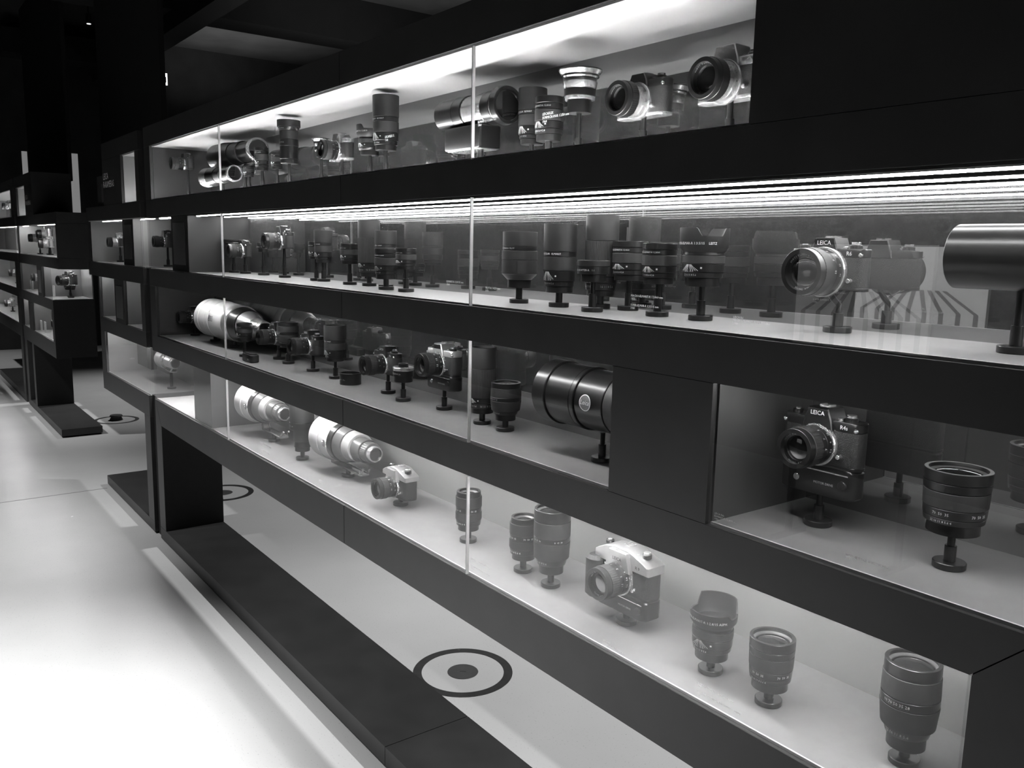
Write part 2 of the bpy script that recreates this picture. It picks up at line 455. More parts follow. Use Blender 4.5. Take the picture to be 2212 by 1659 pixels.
# ---- the middle case
BX0, BX1 = -6.20, -4.81
B = thing('display_case', 'shorter black display case with white lettering, standing just past the long case', 'display case', (BX0, 0, 0))
def bxx(x): return x - BX0
WB = BX1 - BX0
bx('front_board', BLACK, B, bxx(-6.2), WB, 0, YB + .012, 1.724, 1.807)
bx('front_board', BLACK, B, bxx(-6.2), WB, 0, YB + .012, 1.377, 1.461)
bx('front_board', BLACK, B, bxx(-5.94), WB, 0, YB + .012, 1.038, 1.121)
bx('front_board', BLACK, B, bxx(-5.94), WB, 0, YB + .012, 0.660, 0.777)
bx('front_board', BLACK, B, bxx(-5.66), WB, 0, YB + .012, 2.069, 2.165)
bx('title_panel', BLACK, B, bxx(-5.66), bxx(-5.196), 0, YB + .012, 1.808, 2.068)
bx('side_post', BLACK, B, bxx(-5.94), bxx(-5.905), 0, YB + .012, 1.122, 1.376)
bx('side_post', BLACK, B, bxx(-4.883), WB, 0, YB + .012, 1.122, 1.376)
bx('side_post', BLACK, B, bxx(-4.883), WB, 0, YB + .012, 1.808, 2.068)
bx('side_post', BLACK, B, bxx(-5.94), bxx(-5.83), 0, YB + .012, 0.778, 1.037)
bx('step_block', BLACK, B, bxx(-5.92), bxx(-5.664), 0.02, YB, 1.808, 1.99)
bx('end_lining', SIDEC, B, bxx(-5.80), bxx(-5.72), 0.0185, 0.0198, 1.83, 1.94)
bx('leg_panel', BLACK, B, bxx(-4.925), WB, 0, YB + .012, 0.068, 0.659)
bx('plinth', BLACK, B, bxx(-5.985), WB, 0, YB + .012, 0.01, 0.067)
bx('plinth_foot', NICHE, B, bxx(-5.95), WB - .03, 0.03, .27, 0, 0.01)
bx('recessed_plinth', NICHE, B, bxx(-5.62), bxx(-4.93), 0.035, 0.26, 0.640, 0.660)
bay(B, 0, bxx(-5.19), bxx(-4.888), [(bxx(-5.15), bxx(-4.92), 0.055, True)], ledm=led('led_window', 55), side=SIDEL, back=BACKM)
bay(B, 1, bxx(-6.14), bxx(-5.29), [(bxx(-5.95), bxx(-5.31), 0.05, False)], ledm=led('led_weak', 52), glass=(bxx(-6.18), WB), side=SIDEL, back=BACKM)
bay(B, 1, bxx(-5.04), WB - 0.012, [(bxx(-4.99), WB - .03, 0.05, False)], ledm=MATS['led_weak'], glass=(WB - .02, WB - .012), wall_r=False, end_r=True, back=BACKM, side=SIDEL)
pb = bx('partition', NICHE, B, bxx(-5.284), bxx(-5.046), 0.014, YB, 1.465, 1.72)
bx('inset_panel', SIDEC, pb, bxx(-5.25), bxx(-5.08), 0.0118, 0.014, 1.50, 1.69)
bay(B, 2, bxx(-5.90), bxx(-5.505), [(bxx(-5.88), bxx(-5.53), 0.045, False)], ledm=MATS['led_weak'], back=BACKM, side=SIDEM)
bay(B, 2, bxx(-5.255), bxx(-4.888), [(bxx(-5.20), bxx(-4.90), 0.045, False)], ledm=MATS['led_weak'], back=BACKM, side=SIDEM)
pb = bx('partition', NICHE, B, bxx(-5.50), bxx(-5.26), 0.0, YB, 1.122, 1.376)
bx('inset_panel', SIDEC, pb, bxx(-5.465), bxx(-5.30), -0.002, 0.0, 1.15, 1.34)
bay(B, 3, bxx(-5.82), WB - 0.012, [(bxx(-5.78), WB - .03, 0.045, False)], back=BACKP, ledm=led('led_soft', 42), wall_r=False, end_r=True, glass=(None, WB), side=SIDEL)
bx('hanging_panel', SIDEC, B, bxx(-5.45), bxx(-5.14), 0.10, 0.13, 0.87, 1.034)
mb = MB(); flat_text(mb, 'LEICA', 0.052, (bxx(-5.645), -0.0006, 1.972), 'LEFT'); flat_text(mb, 'R-KAMERAS', 0.052, (bxx(-5.645), -0.0006, 1.925), 'LEFT')
mb.build('title_lettering', mat('grey_letters', 0.75, 0.6, noise=0.02), B, smooth=False)

# ---- the far case with a stepped end
CX0, CX1 = -9.44, -7.30
Cc = thing('display_case', 'stepped black display case across the floor gap, with a camera in its glazed corner', 'display case', (CX0, 0, 0))
def cx(x): return x - CX0
WC = CX1 - CX0
DEP = YB + .012
bx('front_board', BLACK, Cc, 0, cx(-8.39), 0, DEP, 2.069, 2.165)
bx('front_board', BLACK, Cc, 0, WC, 0, DEP, 1.724, 1.807)
bx('front_board', BLACK, Cc, 0, WC, 0, DEP, 1.377, 1.461)
bx('front_board', BLACK, Cc, 0, cx(-7.68), 0, DEP, 1.038, 1.121)
bx('front_board', BLACK, Cc, 0, cx(-7.68), 0, DEP, 0.650, 0.777)
bx('title_panel', BLACK, Cc, cx(-8.82), cx(-8.39), 0, DEP, 1.808, 2.068)
bx('side_post', BLACK, Cc, 0, cx(-9.33), 0, DEP, 1.808, 2.068)
bx('side_post', BLACK, Cc, 0, cx(-9.38), 0, DEP, 1.122, 1.376)
bx('side_post', BLACK, Cc, cx(-7.77), cx(-7.68), 0, DEP, 0.778, 1.037)
bx('end_panel', BLACK, Cc, cx(-7.37), WC, 0.0, DEP, 1.462, 1.723)
bx('leg_panel', BLACK, Cc, 0.02, cx(-9.28), 0, DEP, 0.068, 0.649)
bx('leg_panel', BLACK, Cc, cx(-8.97), cx(-8.87), 0, DEP, 0.068, 0.649)
bx('added_dark_sheet', NICHE, Cc, cx(-8.87), cx(-8.868), 0.001, DEP - .001, 0.068, 0.649)  # dark sheet added over this leg face to keep it black
bx('added_dark_sheet', NICHE, Cc, cx(-7.68), cx(-7.6785), 0.001, DEP - .001, 0.651, 1.12)  # dark sheet added, the unlit end face put into its colour
bx('plinth', BLACK, Cc, 0.02, cx(-7.65), 0, DEP, 0.01, 0.067)
bx('plinth_foot', NICHE, Cc, 0.06, cx(-7.69), 0.03, .27, 0, 0.01)
bay(Cc, 0, cx(-9.32), cx(-8.83), [(cx(-9.28), cx(-8.86), 0.055, True)], ledm=led('led_window', 55), side=SIDEL, back=BACKM)
bay(Cc, 1, 0.02, cx(-7.38), [(cx(-8.5), cx(-7.42), 0.05, False), (cx(-9.38), cx(-9.1), 0.05, False)], ledm=led('led_far', 120), back=BACKM, side=SIDEL)
bay(Cc, 2, cx(-9.37), cx(-8.40), [(cx(-9.3), cx(-8.5), 0.045, False)], ledm=LED3, back=BACKM, side=SIDEM)
bay(Cc, 2, cx(-8.12), cx(-7.69), [(cx(-8.1), cx(-7.72), 0.045, False), (cx(-8.1), cx(-7.72), 0.2, False)], ledm=LED3, wall_r=False, glass=(None, cx(-7.68)), end_r=True, back=BACKM, side=SIDEM)
pb = bx('partition', NICHE, Cc, cx(-8.395), cx(-8.125), 0.0, YB, 1.122, 1.376)
bx('inset_panel', SIDEC, pb, cx(-8.35), cx(-8.20), -0.002, 0, 1.15, 1.34)
bay(Cc, 3, cx(-9.42), cx(-9.03), [(cx(-9.4), cx(-9.05), 0.045, False)], ledm=LED3, back=BACKM, side=SIDEM)
bay(Cc, 3, cx(-8.80), cx(-7.775), [(cx(-8.75), cx(-7.8), 0.045, False)], ledm=LED3, back=BACKM, side=SIDEM)
bx('partition', NICHE, Cc, cx(-9.025), cx(-8.805), 0.0, YB, 0.778, 1.037)
mb = MB(); flat_text(mb, 'LEICA', 0.052, (cx(-8.78), -0.0006, 1.96), 'LEFT'); flat_text(mb, 'M-KAMERAS', 0.052, (cx(-8.78), -0.0006, 1.91), 'LEFT')
mb.build('title_lettering', MATS['grey_letters'], Cc, smooth=False)

# ---- the farthest case
DX0, DX1 = -13.0, -9.56
Dd = thing('display_case', 'farthest black display case, cut by the picture edge beyond the stepped case', 'display case', (DX0, 0, 0))
def dx(x): return x - DX0
WD = DX1 - DX0
for z0, z1 in ((2.069, 2.165), (1.724, 1.807), (1.377, 1.461), (1.038, 1.121), (0.650, 0.777)):
    bx('front_board', BLACK, Dd, 0, WD, 0, DEP, z0, z1)
for z0, z1 in ((1.808, 2.068), (1.122, 1.376), (0.778, 1.037)):
    bx('side_post', BLACK, Dd, dx(-9.75), WD, 0, DEP, z0, z1)
    bx('side_post', BLACK, Dd, 0, 0.3, 0, DEP, z0, z1)
bx('leg_panel', BLACK, Dd, dx(-9.70), WD, 0, DEP, 0.068, 0.649)
bx('plinth', BLACK, Dd, dx(-11.7), WD, 0, DEP, 0.0, 0.067)
bay(Dd, 0, 0.31, dx(-9.76), [(0.4, dx(-9.8), 0.055, True)], ledm=led('led_window', 55), side=SIDEL, back=BACKM)
bay(Dd, 1, 0.0, WD, [(0.4, WD - .2, 0.05, False)], ledm=LED2, back=BACKM, side=SIDEL)
bay(Dd, 2, 0.31, dx(-9.76), [(0.4, dx(-9.8), 0.045, False)], ledm=LED3, back=BACKM, side=SIDEL)
bay(Dd, 3, 0.31, dx(-9.76), [(0.4, dx(-9.8), 0.045, False)], ledm=LED3, back=BACKM, side=SIDEL)

# ------------------------------------------------------------------ floor outlets
RING = mat('black_outlet_ring', 0.03, 0.5, noise=0.2)
CAPM = mat('steel_outlet_cap', 0.07, 0.4, noise=0.1)
def outlet(x, y, label, knob=False):
    t = thing('floor_outlet', label, 'floor outlet', (x, y, 0), 'round floor outlets')
    MB().lathe([(0.157, 0), (0.190, 0), (0.190, 0.0012), (0.157, 0.0012)], 72).build('ring', RING, t)
    c = MB().disc(0.0587, 0, 0.0014, 48).build('cap', CAPM, t)
    MB().box(-0.012, 0.012, -0.0015, 0.0015, 0.0014, 0.0019, Matrix.Rotation(0.9, 4, 'Z')).build('slot', RING, c, smooth=False)
    MB().disc(0.006, 0.0012, 0.0018, 14, Matrix.Translation((-0.158, 0.085, 0))).build('screw', CAPM, t)
    if knob:
        k = MB().lathe([(0.0001, 0.0014), (0.05, 0.0014), (0.054, 0.008), (0.044, 0.028), (0.056, 0.036), (0.05, 0.046), (0.0001, 0.048)], 24).build('raised_plug', CAPM, t)
outlet(-2.54, 0.54, 'ring-shaped floor outlet in full view under the long case')
outlet(-5.40, 0.57, 'ring-shaped floor outlet half hidden behind the leg panel of the long case')
outlet(-8.20, 0.53, 'ring-shaped floor outlet with a raised plug, by the plinth end', True)

# ------------------------------------------------------------------ stands, lenses, cameras
def stand(x, y, z0, h, short, style=0, bend=None, group='pedestal stands', k=1.0):
    t = thing('display_stand', 'black pedestal stand under the ' + short, 'stand', (x, y, z0 + .0003), group)
    MB().disc(0.0245 * k, 0, 0.0105 * k, 36, ch=0.001).build('base', STAND, t)
    if style == 1 or h < 0.045:
        MB().disc(0.0085 * k, 0.0105 * k, h, 20, ch=0.0004).build('post', STAND, t)
    elif bend:
        MB().disc(0.0095 * k, 0.0105 * k, 0.034, 20, ch=0.0004).build('collar', STAND, t)
        MB().tube([(0, 0, 0.034), (0, 0, 0.048), (bend[0] * .4, bend[1] * .4, 0.056), (bend[0], bend[1], h - .003), (bend[0], bend[1], h)], 0.0055, 12).build('post', STAND, t)
    else:
        ch = min(0.040, h * .6)
        MB().disc(0.0088 * k, 0.0105 * k, ch, 20, ch=0.0004).build('collar', STAND, t)
        MB().disc(0.0058 * k, ch, h, 16, ch=0.0003).build('post', STAND, t)
    return t

def ring_seg(r0, r1, z0, z1, wall=0.004, ch=0.0005):
    c = min(ch, (z1 - z0) / 4)
    i0, i1 = max(r0 - wall, 0.001), max(r1 - wall, 0.001)
    return [(i0, z0), (r0 - c, z0), (r0, z0 + c), (r1, z1 - c), (r1 - c, z1), (i1, z1)]

# template rows: part, f0, f1, d0, d1 (share of D), material, ribs, lettering
TPL = {
 'zoom': [('mount', 0, .13, .80, .80, SATIN, 0, None), ('aperture_ring', .135, .27, .92, .97, SATIN, 0, ('22 16 11 8 5.6 4', .55)), ('zoom_ring', .28, .47, 1, 1, RUBBER, 40, None),
          ('scale_ring', .48, .60, .98, .98, SATIN, 0, ('70  50  35', .5)), ('focus_ring', .61, .87, 1, 1, RUBBER, 40, None), ('front_ring', .875, 1, .95, .90, SATIN, 0, None)],
 'prime': [('mount', 0, .15, .86, .86, SATIN, 0, None), ('aperture_ring', .155, .27, .93, .93, SATIN, 0, ('16 11 8 5.6 4 2.8', .5)), ('scale_ring', .28, .44, .97, .97, SATIN, 0, 'fan'),
           ('focus_ring', .45, .70, 1, 1, RUBBER, 36, None), ('name_ring', .71, .84, .97, .97, SATIN, 0, ('MACRO-ELMARIT-R 1:2.8/60', .42)), ('front_ring', .85, 1, .99, .99, SATIN, 0, None)],
 'tele': [('mount', 0, .09, .80, .80, SATIN, 0, None), ('aperture_ring', .095, .17, .88, .88, SATIN, 0, ('22 16 11 8 5.6', .5)), ('scale_ring', .175, .32, .96, .96, SATIN, 0, 'fan'),
          ('focus_ring', .325, .52, .98, .98, RUBBER, 40, None), ('name_ring', .525, .60, .97, .97, SATIN, 0, ('LEITZ WETZLAR   ELMARIT', .5)), ('hood', .605, 1, 1, 1, MATTE, 0, None)],
 'stove': [('mount', 0, .07, .82, .82, SATIN, 0, None), ('aperture_ring', .075, .16, .9, .95, SATIN, 0, ('16 11 8 5.6', .5)), ('scale_ring', .165, .24, .97, .97, SATIN, 0, 'fan'),
           ('focus_ring', .245, .68, 1, 1, RUBBER, 60, None), ('hood', .685, 1, 1.0, 1.0, MATTE, 0, None)],
 'fat': [('mount', 0, .15, .66, .66, SATIN, 0, None), ('aperture_ring', .155, .25, .74, .82, SATIN, 0, ('22 16 11 8 5.6', .5)), ('zoom_ring', .26, .52, .92, 1, RUBBER, 48, None),
         ('scale_ring', .53, .62, .99, .99, SATIN, 0, ('90 70 50 35 28', .55)), ('focus_ring', .63, .86, .99, .97, RUBBER, 48, None), ('front_ring', .865, 1, .95, .95, SATIN, 0, None)],
 'cone': [('mount', 0, .18, .80, .78, SATIN, 0, None), ('aperture_ring', .185, .27, .90, .92, SATIN, 0, ('22 16 11 8 5.6 4', .6)), ('scale_ring', .28, .42, .93, .95, SATIN, 0, ('70  50  35', .45)),
          ('zoom_ring', .43, .68, .96, .98, RUBBER, 48, None), ('focus_ring', .69, .82, .98, 1, SATIN, 48, None), ('front_ring', .83, 1, 1, 1, SATIN, 0, None)],
 'wide': [('mount', 0, .15, .70, .70, SATIN, 0, None), ('aperture_ring', .155, .24, .80, .83, SATIN, 0, ('22 16 11 8 5.6', .55)), ('scale_ring', .25, .39, .85, .86, SATIN, 0, 'fan'),
          ('focus_ring', .40, .53, .87, .87, RUBBER, 48, None), ('neck', .535, .66, .82, .80, SATIN, 0, None)],
 'extender': [('mount', 0, .30, .86, .86, SATIN, 0, None), ('barrel', .31, .62, .95, .95, SATIN, 0, ('EXTENDER-R 2x', .4)), ('silver_ring', .63, .80, 1, 1, CHROME, 0, None), ('rear_tube', .80, 1, .48, .46, SATIN, 0, None)],
 'adapter': [('mount', 0, .35, .80, .80, SATIN, 0, None), ('barrel', .36, .72, .98, .98, SATIN, 0, ('MACRO-ADAPTER-R   1:1', .35)), ('front_ring', .73, 1, 1, 1, MATTE, 0, None)],
 'flare': [('mount', 0, .30, .55, .55, SATIN, 0, None), ('chrome_ring', .305, .38, .70, .72, CHROME, 0, None), ('aperture_ring', .385, .55, .72, .74, SATIN, 0, None),
           ('scale_ring', .555, .72, .74, .80, CHROME, 36, None), ('black_ring', .725, .79, .76, .78, SATIN, 0, None), ('bell', .795, .97, .78, 1, CHROME, 0, None), ('front_ring', .97, 1, 1, 1, SATIN, 0, None)],
 'bell': [('mount', 0, .22, .50, .50, SATIN, 0, None), ('aperture_ring', .225, .42, .62, .62, SATIN, 0, ('22 16 11', .4)), ('focus_ring', .425, .72, .64, .70, RUBBER, 36, None), ('bell', .725, .9, .72, .96, SATIN, 0, None), ('front_ring', .9, 1, 1, 1, SATIN, 0, None)],
 'rim': [('mount', 0, .10, .74, .74, SATIN, 0, None), ('barrel', .105, .40, .80, .80, SATIN, 0, None), ('scale_ring', .405, .56, .82, .82, SATIN, 0, ('22 16 11 8 5.6', .4)), ('focus_ring', .565, .76, .80, .80, RUBBER, 40, None), ('name_ring', .765, .84, .84, .92, SATIN, 0, ('SUPER-ANGULON-R', .5)), ('hood', .845, 1, 1, 1, MATTE, 0, None)],
 'invert': [('mount', 0, .08, .60, .60, SATIN, 0, None), ('rear_barrel', .085, .2, .66, .66, SATIN, 0, None), ('barrel', .205, .46, .70, .70, RUBBER, 0, None), ('focus_ring', .465, .60, 1, 1, SATIN, 0, ('2.5  3  5  10', .45)), ('hood', .605, 1, .98, .98, MATTE, 0, None)],
 'big': [('mount', 0, .13, .68, .68, SATIN, 0, None), ('aperture_ring', .135, .24, .78, .88, SATIN, 0, ('22 16 11 8 5.6', .5)), ('barrel', .245, .50, .96, 1, RUBBER, 0, None),
         ('scale_ring', .505, .58, .99, .99, SATIN, 48, ('8  15  30', .5)), ('focus_ring', .585, .82, 1, 1, RUBBER, 0, None), ('front_ring', .825, 1, .99, .99, SATIN, 0, None)],
 'steps': [('mount', 0, .14, .66, .66, SATIN, 0, None), ('taper', .145, .25, .70, 1, SATIN, 0, None), ('focus_ring', .255, .50, 1, 1, RUBBER, 48, None), ('scale_ring', .505, .66, 1, 1, RUBBER, 0, None),
           ('name_ring', .665, .74, .96, .96, SATIN, 0, ('LEITZ   MACRO-TELYT', .5)), ('hood', .745, 1, .97, .97, MATTE, 0, None)],
}
NAMES = {'zoom': 'zoom_lens', 'prime': 'camera_lens', 'tele': 'telephoto_lens', 'stove': 'telephoto_lens', 'fat': 'zoom_lens', 'cone': 'zoom_lens', 'wide': 'wide_angle_lens', 'extender': 'lens_extender',
         'adapter': 'lens_adapter', 'flare': 'wide_angle_lens', 'bell': 'wide_angle_lens', 'invert': 'telephoto_lens', 'rim': 'telephoto_lens', 'big': 'telephoto_lens', 'steps': 'telephoto_lens'}

def lens_parts(t, rows, D, h, M=None, letters=True, a0=-PI / 2, seg=40, glass=True):
    R_ = D / 2
    mks = MB(); has = False
    for (nm, f0, f1, d0, d1, mt, ribs, let) in rows:
        pr = ring_seg(R_ * d0, R_ * d1, h * f0, h * f1, wall=min(0.006, R_ * .3) if f1 > .8 else R_ * .6)
        MB().lathe(pr, seg, M, ribs=ribs, amp=0.0007).build(nm, mt, t)
        if let and letters:
            rm = R_ * (d0 + d1) / 2 + 0.0006; zc = h * (f0 + f1) / 2; hh = h * (f1 - f0)
            if let == 'fan':
                fan(mks, rm, zc - hh * .35, zc + hh * .4, M, a0); dashes(mks, rm, zc - hh * .1, .0035, .0035, [a0 + .62], M)
                wrap_text(mks, '8 16   16 8', min(.0058, hh * .3), rm, zc - hh * .42, M, a0)
            else:
                sz = min(hh * let[1], 0.0075)
                for k in (-1.25, 0.0, 1.25) if len(let[0]) < 12 else (0.0,):
                    wrap_text(mks, let[0], sz, rm, zc, M, a0 + k)
            has = True
    if has: mks.build('engraved_lettering', PAINT, t, smooth=False)
    last = rows[-1]
    ri = R_ * last[4] - min(0.006, R_ * .3)
    if glass:
        zt = h * last[2] - (0.010 if last[0] != 'hood' else min(.03, (last[2] - last[1]) * h * .5))
        dome = [(ri, zt - .003)] + [(ri * math.cos(a), zt - .003 + ri * .26 * math.sin(a)) for a in [k * PI / 2 / 6 for k in range(1, 6)]] + [(0.0001, zt - .003 + ri * .26), (0.0001, zt - .006), (ri, zt - .006)]
        MB().lathe(dome, 32, M).build('front_glass', LENSG, t)
        # retaining ring inside the rim
        MB().lathe([(ri * .84, zt - .0005), (ri, zt + .004), (ri, zt - .004), (ri * .84, zt - .004)], 32, M).build('inner_ring', GREYD, t)

def lens(kind, x, y, zs, zlo, zhi, D, short, style=0, group=None, label=None, st=True, rot=0.0, extra=None, petal=1.05, amp=(.86, 1.0)):
    t = thing(NAMES[kind], label or short, 'lens' if kind not in ('adapter', 'extender') else 'lens accessory', (x, y, zs + zlo), group, rot)
    h = zhi - zlo
    lens_parts(t, TPL[kind], D, h)
    if kind == 'wide':   # petal hood
        R_ = D / 2; n = 72; v = []; f = []
        z0 = h * .585
        def top(a):
            c = abs(math.cos(a - rot0))
            sg = 1.0 if math.cos(a - rot0) > 0 else amp[1]
            return h * (amp[0] + (1 - amp[0]) * sg * (1 if c > .60 else (0 if c < .44 else (c - .44) / .16)))
        rot0 = petal
        for i in range(n):
            a = 2 * PI * i / n
            for r_, z_ in ((R_ * .84, z0), (R_ * .985, z0 + .010), (R_, top(a)), (R_ - .003, top(a)), (R_ - .004, z0 + .014), (R_ * .78, z0 + .004)):
                v.append((r_ * math.cos(a), r_ * math.sin(a), z_))
        for i in range(n):
            j = (i + 1) % n
            for q in range(6):
                p = (q + 1) % 6
                f.append((i * 6 + q, j * 6 + q, j * 6 + p, i * 6 + p))
        hd = MB().add(v, f).build('petal_hood', MATTE, t)
        tx = MB(); wrap_text(tx, extra or 'SUPER-ELMARIT-R 1:2.8/15 ASPH.', 0.0068, R_ * 1.0 + .0004, z0 + .017, None, -PI / 2 + .25)
        tx.build('hood_lettering', PAINT, hd, smooth=False)
    if st: stand(x, y, zs, zlo, short, style)
    return t

Z1, Z2, Z3, Z4 = 1.811, 1.465, 1.125, 0.781
R1, R2, R3, R4 = 'top row', 'second row', 'third row', 'bottom row'

def camera_body(x, y, zs, zlo, short, top=SATIN, w=.148, hb=.062, d=.036, ht=.016, prism=.020, prism_w=.050, motor=0.0, lensD=.066, lensL=.060, name='LEICA', model=None, ring=None,
                grip=False, chrome_lens=False, style=0, label=None, group=None, rz=0.0, detail=True, bend=None, st=True, round_top=False, bodym=None, plate=None):
    """single lens reflex; local x across the body, lens along -y, z from the underside."""
    root_loc = (x + (bend[0] if bend else 0), y + (bend[1] if bend else 0), zs + zlo)
    t = thing('film_camera', label or short, 'camera', root_loc, group, rz)
    bm_ = bodym or LEATHER
    z = 0.0
    if motor:
        pm = MB().prism(rrect(w * .98, d * 1.12, d * .42, 6, 0, 0), 0, motor, .004).build('motor_drive', SATIN, t)
        MB().box(-w * .42, w * .42, -d * .58, -d * .55, motor * .82, motor * .86).build('drive_seam', CHROME, pm, smooth=False)
        if detail:
            MB().disc(.006, 0, .003, 16, Matrix.Translation((-w * .23, -d * .55, motor * .45)) @ Matrix.Rotation(PI / 2, 4, 'X')).build('socket', CHROME, pm)
            MB().disc(.008, 0, .004, 18, Matrix.Translation((w * .36, -d * .53, motor * .5)) @ Matrix.Rotation(PI / 2, 4, 'X')).build('mode_knob', SATIN, pm)
            mb = MB(); flat_text(mb, 'MOTOR DRIVE', .0058, (w * .12, -d * .565, motor * .42)); mb.build('drive_lettering', PAINT, pm, smooth=False)
        z = motor
    MB().prism(rrect(w, d, d * .42, 6), z, z + .006, .0008).build('base_plate', plate or top, t)
    MB().prism(rrect(w * .995, d * .97, d * .40, 6), z + .006, z + hb, 0).build('body', bm_, t)
    zt = z + hb
    if round_top:
        poly = [(-w * .5, 0), (w * .5, 0), (w * .49, ht * .75), (w * .40, ht * 1.05), (w * .26, ht * 1.45), (w * .13, ht + prism), (-w * .13, ht + prism), (-w * .30, ht * 1.45), (-w * .42, ht * 1.05), (-w * .49, ht * .75)]
        MB().prism(poly, 0, d * 1.05, .003, Matrix.Translation((0, d * .525, zt)) @ Matrix.Rotation(PI / 2, 4, 'X')).build('top_plate', top, t)
        zt2 = zt + ht
        pf = -d * .525
        ph = [(-prism_w * .52, -.006), (prism_w * .52, -.006), (prism_w * .36, ht + prism * .7), (-prism_w * .36, ht + prism * .7)]
        pr = MB().prism(ph, 0, .012, .0015, Matrix.Translation((0, pf + .002, zt)) @ Matrix.Rotation(PI / 2, 4, 'X')).build('prism_housing', top, t)
        pf -= .010
        namez = zt + ht * .80
    else:
        MB().prism(rrect(w, d, d * .42, 6), zt, zt + ht, .0015).build('top_plate', top, t)
        zt2 = zt + ht
        ph = [(-prism_w * .56, -ht), (prism_w * .56, -ht), (prism_w * .50, 0), (prism_w * .36, prism), (-prism_w * .36, prism), (-prism_w * .50, 0)]
        pr = MB().prism(ph, 0, d * 1.22, .002, Matrix.Translation((0, d * .56, zt2)) @ Matrix.Rotation(PI / 2, 4, 'X')).build('prism_housing', top, t)
        pf = -d * .66
        namez = zt2 + prism * .52
    if name and detail:
        if not round_top:
            MB().box(-prism_w * .38, prism_w * .38, pf - .0008, pf, zt2 + prism * .18, zt2 + prism * .86).build('name_plate', SATIN, pr, smooth=False)
        mb = MB(); flat_text(mb, name, .0105, (0, pf - .0012, namez)); mb.build('name_lettering', PAINT if top is not SILVER else STAND, pr, smooth=False)
    # hot shoe, dials
    ztop = zt2 + prism
    mb = MB(); mb.box(-.010, .010, -.006, .012, ztop, ztop + .0015); mb.box(-.010, -.007, -.006, .012, ztop + .0015, ztop + .0035); mb.box(.007, .010, -.006, .012, ztop + .0015, ztop + .0035)
    mb.build('hot_shoe', CHROME, t, smooth=False)
    dzb = zt2 + (ht * .35 if round_top else 0)
    MB().lathe([(.0001, dzb - .002), (.0105, dzb - .002), (.0105, dzb + .006), (.0095, dzb + .007), (.0001, dzb + .007)], 0, None, ribs=24, amp=.0005).build('shutter_dial', SATIN if top is not CHROME else CHROME, t).location = (w * .33, -.002, 0)
    MB().disc(.008, dzb + .005, dzb + .0115, 24).build('advance_lever_cap', CHROME, t).location = (w * .33, -.002, 0)
    MB().disc(.0045, dzb - .002, dzb + .004, 16).build('shutter_button', CHROME, t).location = (w * .22, -d * .2, 0)
    MB().disc(.0095, dzb - .002, dzb + .006, 24).build('rewind_knob', SATIN if top is not CHROME else CHROME, t).location = (-w * .37, 0, 0)
    MB().disc(.0055, dzb + .006, dzb + .008, 16).build('rewind_crank', CHROME, t).location = (-w * .37, 0, 0)
    MY = Matrix.Rotation(PI / 2, 4, 'X')
    for sx in (-1, 1):
        MB().disc(.0035, 0, .005, 12, Matrix.Translation((sx * w * .455, -d * .38, zt + ht * .3)) @ MY).build('strap_lug', CHROME, t)
    if model and detail:
        mb = MB(); flat_text(mb, model, .0098, (w * .315, -d * .5 - .0006 if not round_top else -d * .525 - .0008, zt + ht * .45)); mb.build('model_lettering', PAINT if top is not SILVER else STAND, t, smooth=False)
    # mount and lens
    zc = z + hb * .56
    ML = Matrix.Translation((0, -d * .48, zc)) @ MY      # local z -> -y
    MB().lathe([(.012, 0), (lensD * .53, 0), (lensD * .53, .006), (lensD * .51, .008), (.012, .008)], 40, ML).build('lens_mount', CHROME, t)
    MB().disc(.004, .0, .010, 12, Matrix.Translation((lensD * .62, -d * .48, zc - .014)) @ MY).build('release_button', CHROME, t)
    if detail:
        MB().disc(.003, .0, .005, 12, Matrix.Translation((-lensD * .60, -d * .48, zc + .020)) @ MY).build('self_timer_lever', CHROME, t)
    Rl = lensD / 2; l0 = .008; LL = lensL
    aring = CHROME if chrome_lens else SATIN
    segs = [('aperture_ring', 0, .22, .97, .95, aring, 0), ('scale_ring', .225, .44, .96, .96, aring, 0), ('focus_ring', .445, .78, 1, 1, RUBBER if not chrome_lens else SATIN, 48), ('front_ring', .785, 1, .97, .95, SATIN, 0)]
    mk = MB()
    for nm, f0, f1, d0, d1, mt, rb in segs:
        MB().lathe(ring_seg(Rl * d0, Rl * d1, l0 + LL * f0, l0 + LL * f1, .008), 44, ML, ribs=rb, amp=.0007).build(nm, mt, t)
    if not chrome_lens or detail:
        for k in range(9):
            wrap_text(mk, random.choice(['8', '11', '16', '5.6', '4', '2.8', '22']), .0058, Rl * .97 + .0006, l0 + LL * .11, ML, PI / 2 + (k - 4) * .42)
        for k in range(7):
            wrap_text(mk, random.choice(['5', '3', '10', '2', '1.5', '7']), .0068, Rl * .965 + .0006, l0 + LL * .33, ML, PI / 2 + (k - 3) * .52)
        mk.build('engraved_lettering', PAINT if not chrome_lens else STAND, t, smooth=False)
    zf = l0 + LL
    ri = Rl * .95 - .008
    MB().lathe([(ri * .78, zf - .011), (Rl * .92, zf - .006), (Rl * .92, zf - .012), (ri * .78, zf - .014)], 40, ML).build('name_ring', SATIN, t)
    if detail:
        rt = MB(); ring_text(rt, ring or 'LEITZ  ELMARIT-R  1:2.8/90', .0052, Rl * .72, zf - .0068, ML, PI / 2); ring_text(rt, '3361842   E 55', .0048, Rl * .72, zf - .0068, ML, -PI / 2)
        rt.build('ring_lettering', PAINT, t, smooth=False)
    rg = Rl * .70
    dome = [(rg, zf - .013)] + [(rg * math.cos(a), zf - .013 + rg * .2 * math.sin(a)) for a in [k * PI / 12 for k in range(1, 6)]] + [(.0001, zf - .013 + rg * .2), (.0001, zf - .016), (rg, zf - .016)]
    MB().lathe(dome, 36, ML).build('front_glass', LENSG, t)
